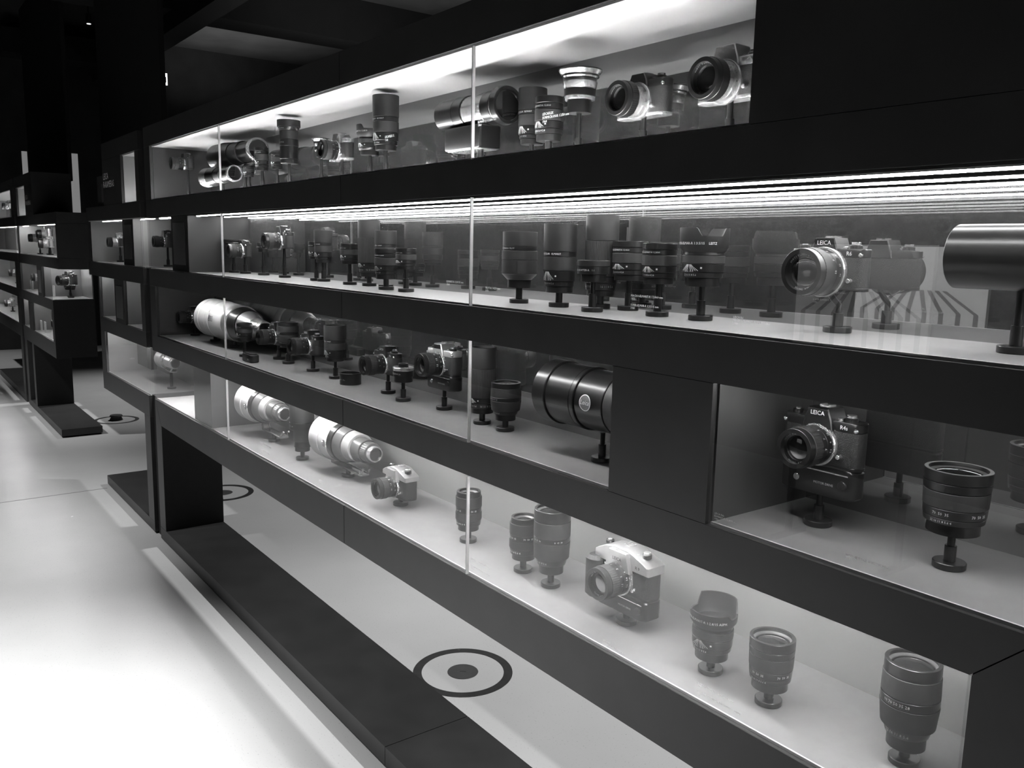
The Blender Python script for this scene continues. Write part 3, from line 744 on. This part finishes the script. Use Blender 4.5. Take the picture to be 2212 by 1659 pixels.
    if grip:
        MB().prism(rrect(.044, .052, .020, 6, -w * .47, -d * .42), .010, zt + .004, .008).build('hand_grip', LEATHER, t)
    if st:
        stand(x, y, zs, zlo, short, style, bend)
    return t

def mesh_axis_x(z0, y0=0.0, rot=0.0):
    """local z (towards the front element) laid along -x."""
    return Matrix.Translation((0, y0, z0)) @ Matrix.Rotation(rot, 4, 'Z') @ Matrix.Rotation(-PI / 2, 4, 'Y')

def long_lens(x, y, zs, zc, rows, short, label, name='telephoto_lens', stands=(), foot=None, hollow_rear=True, rot=0.0, group=None, badge=None, strap=None, stand_style=0, glass_r=None, extra=None):
    """horizontal lens; rows: part, s0, s1 along the axis (s grows towards the front, -x), r0, r1, material, ribs."""
    t = thing(name, label, 'lens', (x, y, zs), group)
    M = mesh_axis_x(zc, 0, rot)
    for nm, s0, s1, r0, r1, mt, rb in rows:
        MB().lathe(ring_seg(r0, r1, s0, s1, wall=min(r0, r1) * (.17 if nm == 'mount' else .35), ch=.0012), 56, M, ribs=rb, amp=.0009).build(nm, mt, t)
    s_rear, r_rear = rows[0][1], rows[0][3]
    MB().disc(r_rear * .82, s_rear + .006, s_rear + .012, 36, M).build('rear_glass', LENSG, t)
    s_fr, r_fr = rows[-1][2], rows[-1][4]
    MB().disc(r_fr * .66, s_fr - .03, s_fr - .02, 40, M).build('front_glass', LENSG, t)
    if foot:
        (fx0, fx1, fz) = foot
        rr = max(r for *_, r, _m, _r in [(q[3], q[4], q[5], q[6]) for q in rows])
        mb = MB(); mb.tube([(fx1, 0, zc - .05), (fx1 - .002, 0, fz + .006), (fx1 - .012, 0, fz + .003), (fx0 + .012, 0, fz + .003), (fx0, 0, fz + .008), (fx0 - .012, 0, fz + .03)], .0032, 10)
        mb2 = MB(); mb2.box(fx0, fx1, -.016, .016, fz, fz + .005)
        f_ = mb2.build('tripod_foot', CHROME, t, smooth=False)
        for sy in (-.016, .016):
            MB().tube([(fx0 - .02, sy * .7, fz + .05), (fx0, sy, fz + .004), (fx1 - .01, sy, fz + .004), (fx1 + .015, sy * .7, fz + .03)], .0045, 10).build('foot_rail', CHROME, f_)
    if extra: extra(t, M)
    if badge:
        s_, rb_, size = badge
        b = MB(); n = 28; v = [(rb_ + .0012, 0, 0)]
        ang = -PI / 2 + .05
        def P(u, vv): # disc wrapped on barrel: u along axis, v around
            a = ang + vv / rb_
            return (rb_ + .0009, a, s_ + u)
        cen = P(0, 0); pts = [P(size * math.cos(2 * PI * i / n), size * math.sin(2 * PI * i / n)) for i in range(n)]
        conv = lambda p, dr=0: ((p[0] + dr) * math.cos(p[1]), (p[0] + dr) * math.sin(p[1]), p[2])
        b.add([conv(cen)] + [conv(p) for p in pts], [(0, i + 1, (i + 1) % n + 1)[::-1] for i in range(n)], M)
        bo = b.build('round_badge', BADGE, t, smooth=False)
        rng = MB(); v = []
        for i in range(n):
            v.append(conv(P(size * math.cos(2 * PI * i / n), size * math.sin(2 * PI * i / n)), .0005)); v.append(conv(P(size * .9 * math.cos(2 * PI * i / n), size * .9 * math.sin(2 * PI * i / n)), .0005))
        rng.add(v, [(2 * i, 2 * i + 1, (2 * i + 3) % (2 * n), (2 * i + 2) % (2 * n)) for i in range(n)], M); rng.build('badge_rim', PAINT, bo, smooth=False)
        tv, tf = text_geo('Leica', size * .78, res=2)
        lm = MB(); lm.add([conv(P(-(xx + yy * .25), yy), .0006) for xx, yy in tv], tf, M); lm.build('badge_lettering', PAINT, bo, smooth=False)
    for i, (sx, h) in enumerate(stands):
        stand(x + sx, y, zs, h, short + ('' if len(stands) == 1 else (', front support' if i == 0 else ', rear support')), stand_style)
    return t

# ================================================================== bottom row
def white_tele(x_front, L_, R_):
    return [('mount', 0, .05 * L_, .027, .028, CHROME, 0), ('rear_ring', .055 * L_, .15 * L_, .035, .036, GREYD, 36), ('rear_barrel', .155 * L_, .30 * L_, .040, .042, GREYD, 0), ('focus_ring', .305 * L_, .42 * L_, .050, .056, GREY, 0),
            ('cone', .425 * L_, .55 * L_, .060, .068, GREYD, 0), ('collar', .555 * L_, .64 * L_, .072, .073, SATIN, 0), ('barrel', .645 * L_, .80 * L_, .075, R_ - .003, WHITE, 0), ('front_hood', .805 * L_, L_, R_, R_, WHITE, 0)]
def collar_knob(s, r):
    def f(t, M):
        MB().disc(.009, r - .006, r + .014, 18, M @ Matrix.Translation((0, 0, s)) @ Matrix.Rotation(PI / 2 - .5, 4, 'X')).build('collar_knob', CHROME, t)
        MB().disc(.013, r - .004, r + .0035, 24, M @ Matrix.Translation((0, 0, s + .028)) @ Matrix.Rotation(PI / 2, 4, 'X')).build('filter_cap', GREY, t)
        mk = MB(); wrap_text(mk, '1:2.8/280', .010, r + .0035, s + .06, M, -PI / 2 + .2); mk.build('engraved_lettering', STAND, t, smooth=False)
    return f
long_lens(-3.28, .152, Z4, .135, white_tele(0, .37, .084), 'white telephoto lens set deeper into the bottom row',
          'white telephoto lens on a wire foot, deeper of the two in the bottom row', stands=((-.125, .034),), foot=(-.21, -.01, .034), stand_style=1, extra=collar_knob(.222, .073))
lens('invert', -3.051, .126, Z4, .035, .225, .095, 'black telephoto lens standing between the two white telephoto lenses', 1)
long_lens(-2.525, .165, Z4, .122, white_tele(0, .37, .082), 'white telephoto lens beside the silver-topped camera',
          'white telephoto lens with chrome rear, on a wire foot next to the silver-topped camera', stands=((-.21, .03),), foot=(-.31, -.08, .03), stand_style=1, extra=collar_knob(.222, .073))
camera_body(-2.328, .150, Z4, .031, 'small silver-topped camera without motor, bottom row', top=SILVER, w=.150, hb=.062, d=.05, ht=.018, prism=.016, prism_w=.07, lensD=.068, lensL=.058, name=None, round_top=True, style=1, plate=SATIN,
            label='silver-topped black camera with round-shouldered body, bottom row, no motor')
lens('zoom', -1.921, .138, Z4, .037, .148, .074, 'compact black zoom lens just behind the pane joint', 1, label='compact black zoom lens behind the glass joint in the bottom row')
lens('zoom', -1.656, .130, Z4, .036, .146, .074, 'compact black zoom lens touching the tall thick lens', 1, label='compact black zoom lens close beside the taller thick lens, bottom row')
lens('big', -1.540, .127, Z4, .038, .198, .090, 'tall thick lens in the bottom row', 1, label='tall thick black lens, its rim cut by the board above, bottom row')
camera_body(-1.282, .135, Z4, .033, 'large two-tone camera with motor drive', top=SILVER, w=.168, hb=.060, d=.052, ht=.024, prism=.018, prism_w=.074, motor=.044, lensD=.074, lensL=.062, name='LEICA', model='R 9', round_top=True, grip=True, style=1, plate=SATIN,
            ring='LEICA  SUMMICRON-R  1:2/50', label='large silver and black camera with motor drive and R9 lettering, bottom row')
lens('wide', -1.024, .114, Z4, .033, .150, .092, 'petal-hooded wide lens in the bottom row', 1, label='wide angle lens with large petal hood, standing in the bottom row', petal=1.95, amp=(.78, .35))
lens('cone', -0.883, .109, Z4, .034, .131, .082, 'cone-shaped zoom lens next to the petal-hooded lens', 1, label='black zoom lens widening to its bright front glass, next to the petal-hooded lens')
lens('fat', -0.638, .138, Z4, .032, .179, .091, 'largest upright zoom lens at the end of the bottom row', 1, label='large black zoom lens with glossy front, at the corner end of the bottom row')
# in the soft-lit bottom bay of the middle case
long_lens(-4.86, .16, Z4, .155, [('mount', 0, .02, .028, .028, CHROME, 0), ('barrel', .022, .12, .034, .036, SILVER, 0), ('ring', .122, .15, .042, .042, CHROME, 36), ('front_hood', .152, .25, .05, .052, GREY, 0)],
          'silver long lens in the bottom bay of the middle case', 'silver long lens lying in the pale bottom bay of the middle case', stands=((-.10, .10),), stand_style=1, foot=(-.14, -.04, .10))

# ================================================================== third row
camera_body(-4.499, .165, Z3, .066, 'small dark camera at the dim end of the third row', w=.125, hb=.055, d=.034, ht=.013, prism=.016, lensD=.062, lensL=.055, detail=False, name=None, label='small dark camera behind the huge white lens, third row')
R8 = .090
def huge_marks(t, M):
    mk = MB(); tv, tf = text_geo('800', .040, res=2)
    r = R8 + .0012
    mk.add([(r * math.cos(-PI / 2 + .15 + yy / r), r * math.sin(-PI / 2 + .15 + yy / r),   .45 - xx) for xx, yy in tv], tf, M)
    mk.build('engraved_lettering', STAND, t, smooth=False)
    MB().lathe([(R8 - .003, .555), (R8 + .0006, .555), (R8 + .0006, .575), (R8 - .003, .575)], 56, M).build('pale_band', WHITE, t)
long_lens(-3.525, .170, Z3, .116, [('mount', 0, .03, .034, .034, CHROME, 0), ('rear_barrel', .032, .10, .037, .040, CHROME, 0), ('rear_cone', .102, .19, .042, .064, SILVER, 0), ('black_collar', .192, .27, .070, .078, SATIN, 0),
          ('mount_collar', .272, .33, .084, .084, SILVER, 0), ('barrel', .332, .50, .084, R8 - .002, WHITE, 0), ('front_barrel', .502, .64, R8, R8, WHITE, 0), ('front_hood', .642, .70, R8 + .001, R8 + .001, WHITE, 0)],
          'huge white telephoto lens', 'huge white telephoto lens lying across the far end of the third row', stands=((-.67, .026), (-.388, .03)), extra=huge_marks)
lens('prime', -3.566, .094, Z3, .068, .143, .066, 'short black lens in front of the huge white lens', label='short black lens standing in front of the huge white lens')
t = thing('motor_winder', 'flat black motor winder lying on the shelf before the huge white lens', 'camera accessory', (-3.40, .058, Z3 + .0003))
MB().prism(rrect(.105, .040, .014, 5), 0, .032, .004).build('body', MATTE, t)
MB().prism(rrect(.090, .030, .012, 5), .032, .036, .0015).build('top_pad', SATIN, t)
mb = MB(); mb.box(.018, .030, -.0206, -.0202, .010, .015); mb.build('maker_plate', PAINT, t, smooth=False)
camera_body(-3.419, .185, Z3, .062, 'black camera partly hidden by the wide-topped lens, third row', w=.140, hb=.06, d=.036, ht=.015, prism=.019, lensD=.064, lensL=.062, label='black camera with silver prism edge, partly behind the wide-topped lens, third row')
lens('fat', -3.271, .166, Z3, .067, .168, .088, 'wide-topped lens between two black cameras, third row', label='wide-topped black lens standing between two black cameras, third row')
camera_body(-3.029, .165, Z3, .066, 'black camera with bare top between two upright lenses, third row', w=.145, hb=.058, d=.04, ht=.015, prism=.018, lensD=.066, lensL=.064, model='R3', name='LEICA', label='black camera between the wide-topped lens and the slim telephoto lens, third row')
lens('tele', -2.821, .160, Z3, .065, .193, .080, 'slim black telephoto lens beside the flat lens ring, third row', label='black telephoto lens with cylindrical hood beside the flat lens ring, third row')
t = thing('lens_ring', 'flat black ring-shaped close-up lens lying on the third shelf', 'lens accessory', (-2.681, .150, Z3 + .0003))
MB().lathe(ring_seg(.037, .037, 0, .034, .006), 44).build('barrel', SATIN, t)
MB().lathe(ring_seg(.039, .039, .034, .040, .006), 44).build('rim', SATIN, t)
MB().disc(.031, .026, .032, 36).build('glass', LENSG, t)
mk = MB(); wrap_text(mk, 'ELPRO   VII a', .0052, .0376, .018, None, -PI / 2 + .2); mk.build('engraved_lettering', PAINT, t, smooth=False)
camera_body(-2.450, .172, Z3, .066, 'black camera next to the flat lens ring, third row', w=.146, hb=.056, d=.036, ht=.015, prism=.018, lensD=.066, lensL=.066, model='R5', ring='LEICA  SUMMICRON-R  1:2/50', label='black camera without motor between flat lens ring and lens extender')
lens('extender', -2.303, .145, Z3, .061, .118, .067, 'lens extender with silver ring', label='short lens extender with bright silver ring, third row')
camera_body(-2.116, .178, Z3, .063, 'silver-topped camera with motor drive, third row', top=SILVER, w=.148, hb=.056, d=.040, ht=.017, prism=.018, motor=.044, lensD=.070, lensL=.058, model=None, plate=SATIN, label='silver-topped black camera with motor drive, third row beside the tall telephoto lens', ring='LEITZ  ELMARIT-R  1:2.8/19')
lens('stove', -1.886, .155, Z3, .032, .212, .074, 'tallest upright telephoto lens of the third row', label='tall plain black telephoto lens just past the glass joint, third row')
lens('fat', -1.780, .156, Z3, .030, .130, .082, 'stubby lens in front of the tall telephoto lens, third row', label='stubby wide-mouthed black lens in front of the tall telephoto lens, third row')
long_lens(-1.232, .149, Z3, .140, [('rear_barrel', 0, .03, .055, .058, SATIN, 0), ('grip_ring', .032, .10, .066, .067, RUBBER, 0), ('barrel', .102, .19, .068, .069, SATIN, 0), ('ring', .192, .205, .073, .073, SATIN, 0), ('front_barrel', .207, .29, .072, .072, SATIN, 0), ('hood', .292, .335, .076, .076, SATIN, 0)],
          'heavy black telephoto lens with round badge', 'heavy black telephoto lens with round badge, lying beside the black divider', stands=((-.165, .0655),), badge=(.152, .0690, .0185))
camera_body(-0.844, .162, Z3, .061, 'black camera with motor drive in the separate third-row bay', w=.152, hb=.066, d=.040, ht=.017, prism=.019, prism_w=.052, motor=.052, lensD=.072, lensL=.062, model='R4s', ring='LEITZ  ELMARIT-R  1:2.8/90',
            label='black camera with motor drive and R4s lettering, alone in the near bay')
lens('cone', -0.604, .149, Z3, .059, .158, .096, 'bright-fronted zoom lens beside the R4s camera', label='black zoom lens with bright front glass beside the R4s camera')

# ================================================================== second row
lens('bell', -3.983, .200, Z2, .073, .152, .100, 'bell-mouthed lens at the dim end of the second row', label='bell-mouthed black lens at the dim end of the second row')
camera_body(-3.845, .205, Z2, .074, 'small camera behind the bell-mouthed lens', w=.110, hb=.05, d=.03, ht=.012, prism=.012, lensD=.062, lensL=.055, detail=False, name=None, label='small black camera right behind the bell-mouthed lens')
lens('adapter', -3.647, .215, Z2, .100, .140, .055, 'small silver adapter high on its stand, second row', label='small pale adapter ring between two cameras, second row')
camera_body(-3.374, .200, Z2, .118, 'high-mounted camera with tall prism, second row', w=.140, hb=.052, d=.038, ht=.014, prism=.022, lensD=.066, lensL=.060, name=None, model='SL2', label='high-mounted black camera with tall prism, second row')
lens('prime', -3.075, .205, Z2, .083, .147, .058, 'short lens half behind the plain-hooded lens, second row', label='short black lens half hidden behind the plain-hooded lens, second row')
lens('tele', -3.010, .205, Z2, .071, .190, .068, 'plain-hooded lens next to the short lens, second row', label='plain-hooded black telephoto lens beside the short lens, second row')
lens('prime', -2.750, .185, Z2, .072, .142, .066, 'squat lens before the tall fluted telephoto lens, second row', label='squat black lens right before the tall grey-gripped telephoto lens, second row')
lens('stove', -2.643, .205, Z2, .033, .222, .075, 'tall grey-gripped telephoto lens, second row', label='tall black telephoto lens with broad grey grip, second row')
lens('tele', -2.525, .205, Z2, .075, .186, .072, 'slender hooded lens half hidden, second row', label='slender hooded lens half hidden behind the low-mounted lens, second row')
lens('prime', -2.403, .140, Z2, .034, .128, .073, 'low-mounted lens before the slender hooded lens, second row', label='low-mounted black lens in front of the slender hooded lens, second row')
lens('prime', -2.278, .140, Z2, .068, .131, .063, 'small lens alone near the joint, second row', label='small black lens standing alone before the bright empty shelf, second row')
lens('steps', -1.731, .155, Z2, .039, .178, .090, 'stepped lens right of the second-row joint'.replace(' right of', ' beside'), label='stepped black lens with wide hood, beside the glass joint of the second row')
lens('tele', -1.578, .159, Z2, .035, .196, .080, 'tall hooded lens before the grey tube, second row', label='tall hooded black lens standing before the even taller lens, second row')
lens('stove', -1.505, .225, Z2, .030, .218, .078, 'tallest lens of the second row', label='tallest black lens of the second row, partly behind the hooded lens')
lens('adapter', -1.427, .130, Z2, .067, .114, .072, 'low adapter ring on a pale stand, second row', label='low black adapter ring in front of the thick lens, second row')
lens('prime', -1.425, .240, Z2, .069, .158, .082, 'thick lens behind the adapter ring, second row', label='thick black lens behind the low adapter ring, second row')
lens('prime', -1.271, .175, Z2, .069, .153, .074, 'macro lens beside the petal-hooded lens, second row', label='black macro lens with white name band beside the petal-hooded lens, second row')
lens('wide', -1.156, .180, Z2, .069, .184, .098, 'petal-hooded wide lens in the second row', label='wide angle lens with lettered petal hood, second row', extra='SUPER-ELMAR-R 1:3.5/15    LEITZ')
camera_body(-0.870, .215, Z2, .074, 'camera on the crooked stand, second row', w=.146, hb=.058, d=.036, ht=.015, prism=.019, lensD=.084, lensL=.062, model='R6', ring='MACRO-ELMARIT-R 1:2.8/60', bend=(-.020, -.005), label='black camera with large lens on a crooked stand, second row')
long_lens(-0.395, .165, Z2, .138, [('rear_barrel', 0, .05, .040, .043, SATIN, 0), ('barrel', .052, .13, .046, .046, SATIN, 0), ('hood', .132, .25, .048, .048, SATIN, 0)],
          'big tube-like lens by the picture edge, second row', 'big dark tube-like lens cut by the picture edge, second row', stands=((-.155, .0895),))

# ================================================================== top row (seen from below)
camera_body(-4.470, .15, Z1, .145, 'dim camera at the far end of the top row', w=.13, hb=.05, d=.034, ht=.013, prism=.015, lensD=.060, lensL=.055, detail=False, name=None, label='dim black camera at the far end of the top row')
for i, (xx, yy, zz, ss, lb, pos) in enumerate(((-3.515, .155, .172, 1.3, 'hooded telephoto lens lying high in the top row beside the dim camera', 'upper'), (-3.63, .095, .078, .95, 'chrome-lit telephoto lens lying low under the hooded one, top row', 'lower'))):
    rr = .042 * ss
    long_lens(xx, yy, Z1, zz, [('mount', 0, .02, .036 * ss, .036 * ss, CHROME, 0), ('rear_barrel', .022, .12 * ss, .030 * ss, .032 * ss, SATIN, 0), ('focus_ring', .12 * ss + .002, .20 * ss, .036 * ss, .036 * ss, RUBBER, 40), ('barrel', .20 * ss + .002, .29 * ss, .038 * ss, .044 * ss, SATIN, 0), ('hood', .29 * ss + .002, .38 * ss, rr, rr + .003, SATIN if i == 0 else CHROME, 0)],
              pos + ' lying telephoto lens of the top row', lb, stands=((-.16, zz - .040 * ss),))
lens('prime', -3.616, .15, Z1, .066, .112, .045, 'slimmest small lens of the top-row cluster', label='slimmest of the small lenses clustered beside the lying telephoto lenses, top row')
lens('prime', -3.438, .14, Z1, .080, .170, .056, 'tall small lens of the top-row cluster', label='tallest small lens of the cluster before the flared lens, top row')
lens('prime', -3.307, .15, Z1, .078, .142, .046, 'lower small lens of the top-row cluster', label='low small lens tucked beside the tall lens with wide rim, top row')
lens('rim', -3.085, .11, Z1, .082, .236, .084, 'wide-rimmed tall lens, top row', label='tall black lens with wide rim almost touching the bright ceiling, top row')
lens('flare', -2.94, .17, Z1, .100, .165, .065, 'little chrome lens before the small chrome camera', label='little chrome-ringed lens just before the chrome camera, top row')
camera_body(-2.742, .155, Z1, .074, 'chrome camera in the middle of the top row', top=CHROME, w=.140, hb=.055, d=.035, ht=.014, prism=.018, lensD=.064, lensL=.052, name=None, label='chrome-topped camera in the middle of the top row')
lens('wide', -2.527, .15, Z1, .075, .168, .085, 'small petal-hooded lens, top row', label='small wide lens with petal hood beside the tall hooded lens, top row', extra='ELMARIT-R 1:2.8/19')
lens('tele', -2.384, .13, Z1, .077, .238, .080, 'tall black hooded lens, top row', label='tall black lens with plain hood beside the small petal-hooded lens, top row')
def mirror_housing(t, M):
    MB().prism(rrect(.17, .07, .008, 4, -.16, 0), .046, .104, .003).build('mirror_housing', SATIN, t)
    MB().prism(rrect(.155, .06, .008, 4, -.16, 0), .0435, .046, .0005).build('housing_base_plate', CHROME, t)
long_lens(-1.785, .15, Z1, .145, [('mount', 0, .02, .046, .048, SATIN, 0), ('mount_ring', .021, .03, .040, .042, CHROME, 0), ('rear_barrel', .032, .07, .042, .042, SATIN, 0), ('focus_ring', .072, .16, .040, .040, CHROME, 26), ('barrel', .162, .20, .042, .044, SATIN, 0), ('hood', .202, .285, .043, .043, SATIN, 0)],
          'ribbed long lens lying on a dark housing, top row', 'long lens with ribbed chrome ring, lying on a dark housing at the top-row joint', stands=((-.12, .0435),), extra=mirror_housing)
lens('tele', -1.757, .205, Z1, .050, .186, .072, 'plain dark lens half behind its neighbour, top row', label='plain-hooded dark lens half behind the shorter ringed lens, top row')
lens('prime', -1.585, .12, Z1, .036, .134, .067, 'ringed lens before the plain dark lens, top row', label='ringed dark lens before the plain-hooded one, top row')
lens('flare', -1.515, .15, Z1, .094, .188, .098, 'flared chrome lens, top row', label='black and chrome lens flaring to a wide bright rim, top row')
camera_body(-1.325, .165, Z1, .066, 'dark camera beside the flared lens, top row', w=.142, hb=.056, d=.036, ht=.016, prism=.014, lensD=.072, lensL=.056, name=None, chrome_lens=True, label='black camera with chrome lens beside the flared chrome lens, top row', plate=CHROME)
camera_body(-1.098, .165, Z1, .072, 'chrome camera at the end of the top row', top=CHROME, w=.146, hb=.058, d=.038, ht=.016, prism=.024, prism_w=.06, lensD=.078, lensL=.056, name=None, chrome_lens=True, label='chrome-topped camera with large lens at the black end of the top row', plate=CHROME)

# ================================================================== small exhibits of the cases beyond
camera_body(-5.985, .15, Z2, .095, 'chrome camera in the middle case', top=CHROME, w=.14, hb=.055, d=.035, lensD=.062, lensL=.05, detail=False, name=None, chrome_lens=True, label='chrome camera in the lit second-row bay of the middle case')
camera_body(-4.925, .16, Z2, .105, 'dark camera beside the case gap', w=.13, hb=.055, d=.035, lensD=.062, lensL=.05, detail=False, name=None, label='dark camera beside the gap, second row of the middle case')
camera_body(-7.90, .17, Z3, .105, 'black camera in the glazed corner of the stepped case', w=.17, hb=.07, d=.05, ht=.02, prism=.022, lensD=.085, lensL=.07, detail=False, name=None, label='black camera on a tall stand in the glazed corner of the stepped case', rz=.35, plate=CHROME)
lens('prime', -8.045, .19, Z3, .060, .115, .09, 'bright lens behind the corner camera', label='bright-fronted lens behind the camera in the stepped case corner')
for xx, yy, zz, lb in ((-8.99, .12, .115, 'shiny camera low in the brightest bay of the stepped case'), (-8.50, .13, .065, 'chrome camera lowest in the brightest bay of the stepped case'), (-8.62, .14, .15, 'small chrome camera highest in the brightest bay of the stepped case')):
    camera_body(xx, yy, Z2, zz, lb.replace('of the stepped case', 'beyond'), top=CHROME, w=.17, hb=.055, d=.045, ht=.02, prism=.022, lensD=.075, lensL=.06, detail=False, name=None, chrome_lens=True, bodym=SILVER, label=lb, plate=CHROME)
camera_body(-9.13, .13, Z3, .09, 'silver camera beside the dark partition', top=CHROME, w=.14, hb=.055, d=.04, lensD=.07, lensL=.05, detail=False, name=None, chrome_lens=True, bodym=SILVER, label='silver camera beside the dark partition, third row of the stepped case')
camera_body(-8.10, .12, Z4, .085, 'silver camera by the end post', top=CHROME, w=.13, hb=.055, d=.04, lensD=.07, lensL=.05, detail=False, name=None, chrome_lens=True, bodym=SILVER, label='silver camera by the end post, bottom row of the stepped case')
camera_body(-10.80, .12, Z1, .105, 'pale camera in the farthest case', top=CHROME, w=.15, hb=.055, d=.04, lensD=.07, lensL=.05, detail=False, name=None, chrome_lens=True, bodym=WHITE, label='pale camera in the top window of the farthest case')
camera_body(-10.64, .12, Z3, .08, 'silver camera in the farthest case', top=CHROME, w=.14, hb=.055, d=.04, lensD=.07, lensL=.05, detail=False, name=None, chrome_lens=True, bodym=SILVER, label='silver camera in the third row of the farthest case')
camera_body(-11.2, .12, Z4, .06, 'chrome camera in the farthest case', top=CHROME, w=.16, hb=.06, d=.04, lensD=.075, lensL=.05, detail=False, name=None, chrome_lens=True, bodym=SILVER, label='chrome camera low in the bottom row of the farthest case')
ACR = mat('frosted_acrylic', 0.6, 0.3, noise=0.02)
def number_block(x, y, z, txt, label):
    t = thing('number_block', label, 'number block', (x, y, z + .0003), 'small upright number blocks')
    mb = MB()
    mb.box(-.034, -.028, -.004, .004, 0, .095); mb.box(.028, .034, -.004, .004, 0, .095); mb.box(-.028, .028, -.004, .004, .089, .095); mb.box(-.028, .028, -.004, .004, 0, .006)
    mb.build('frame', ACR, t, smooth=False)
    tx = MB(); flat_text(tx, txt, .075, (0, -.001, .047), res=1); tx.build('numeral', ACR, t, smooth=False)
number_block(-9.30, .07, Z3, '8', 'outer upright number block by the frame, third row of the stepped case')
number_block(-9.15, .06, Z3, '9', 'number block before the silver camera, third row of the stepped case')
number_block(-8.06, .07, Z3, '3', 'number block beside the camera in the glazed corner')
number_block(-8.70, .05, Z4, '6', 'first of the two paired number blocks, bottom row of the stepped case')
number_block(-8.56, .06, Z4, '7', 'second of the two paired number blocks, bottom row of the stepped case')
number_block(-8.05, .05, Z4, '5', 'number block under the silver camera by the end post')

# ------------------------------------------------------------------ the dark hall beyond
PILM = mat('black_pillar_paint', 0.006, 0.8, noise=0.2, nscale=3)
def struct_box(name, mt, *a): return struct(bx(name, mt, None, *a))
struct_box('pillar_1', PILM, -13.55, -10.75, 0.70, 0.74, 2.25, 4.598)
struct_box('pillar_2', PILM, -9.05, -6.95, 0.70, 0.74, 2.2, 4.598)
LITW = mat('glowing_wall_slit', 0.5, 0.5, emit=1.0, estr=0.17, noise=0.02)  # slits of lit far wall, their light put in as emission
struct_box('wall_slit_1', LITW, -14.298, -14.29, 1.32, 1.45, 1.75, 2.86)
struct_box('wall_slit_2', LITW, -14.298, -14.29, 0.72, 0.79, 2.40, 2.84)
bxm = struct_box('beam_1', BEAMM, -14.29, 3.09, 1.70, 1.95, 3.9, 4.598)
struct_box('beam_2', BEAMM, -10.6, -10.1, -4.4, 5.0, 4.1, 4.598)
struct_box('beam_3', BEAMM, -6.6, -6.2, -4.4, 5.0, 4.1, 4.598)
struct_box('beam_4', BEAMM, -14.2, -13.7, 0.5, 2.4, 4.08, 4.40)
t = thing('exit_sign', 'small glowing exit sign far back under the dark ceiling', 'exit sign', (-11.8, 2.06, 3.58))
bx('light_box', mat('glowing_sign_face', 0.8, 0.5, emit=1.0, estr=1.6, noise=0.02), t, -0.01, 0.01, -0.028, 0.028, 0.0, 0.145)
bx('hanger', NICHE, t, -0.006, 0.006, -0.006, 0.006, 0.145, 1.0)
mb = MB(); mb.box(0.010, 0.0115, -0.016, -0.008, 0.05, 0.12); mb.box(0.010, 0.0115, 0.004, 0.012, 0.03, 0.10); mb.build('pictogram', NICHE, t, smooth=False)
t = thing('ceiling_lamp', 'small glowing ceiling lamp high up between the black pillars', 'ceiling lamp', (-12.6, 1.36, 4.36))
MB().lathe([(.0001, 0), (.03, 0), (.034, .05), (.03, .12), (.0001, .12)], 20).build('housing', NICHE, t)
MB().disc(.026, -.006, 0, 20).build('lamp_glass', led('lamp_glow', 1.2), t)
bx('mount', NICHE, t, -.008, .008, -.008, .008, .12, .24)
d = bpy.data.lights.new('added_ceiling_fill', 'SPOT'); d.energy = 170; d.spot_size = 2.0; d.spot_blend = 1.0; d.shadow_soft_size = .1  # added fill that lifts the dark ceiling, no lamp stands here
o = bpy.data.objects.new('added_ceiling_fill', d); COL.objects.link(o); o.location = (-8.6, 3.6, 2.2); o.rotation_euler = (PI, 0, 0)
d2 = bpy.data.lights.new('added_ceiling_fill', 'SPOT'); d2.energy = 130; d2.spot_size = 2.0; d2.spot_blend = 1.0; d2.shadow_soft_size = .1  # second added fill, for the farther ceiling
o = bpy.data.objects.new('added_ceiling_fill', d2); COL.objects.link(o); o.location = (-12.8, 3.2, 2.6); o.rotation_euler = (PI, 0, 0)

# white board added across the aisle, outside the frame, to make a striped reflection
BW = mat('white_board', 0.78, 0.45, noise=0.02); BD = mat('grey_print', 0.22, 0.5, noise=0.02)
t = thing('reflection_board', 'white board with grey line pattern, added to be mirrored in the second-row glass', 'board', (-2.50, -3.0, 0), rz=PI)
bx('panel', BW, t, -0.38, 0.38, -0.03, 0.0, 1.12, 1.66)
for sx in (-0.33, 0.33):
    bx('leg', NICHE, t, sx - .015, sx + .015, -0.028, -0.002, 0.02, 1.12)
    bx('foot', NICHE, t, sx - .02, sx + .02, -0.16, 0.13, 0.0, 0.02)
mb = MB()
for k in range(8):
    x_ = -0.33 + k * 0.094
    mb.box(x_ - .013, x_ + .013, -0.032, -0.0302, 1.12, 1.30)
    mb.add([(x_ - .013, -.032, 1.30), (x_ + .013, -.032, 1.30), (x_ * .45 + .013, -.032, 1.42), (x_ * .45 - .013, -.032, 1.42)], [(0, 1, 2, 3)])
mb.build('line_print', BD, t, smooth=False)
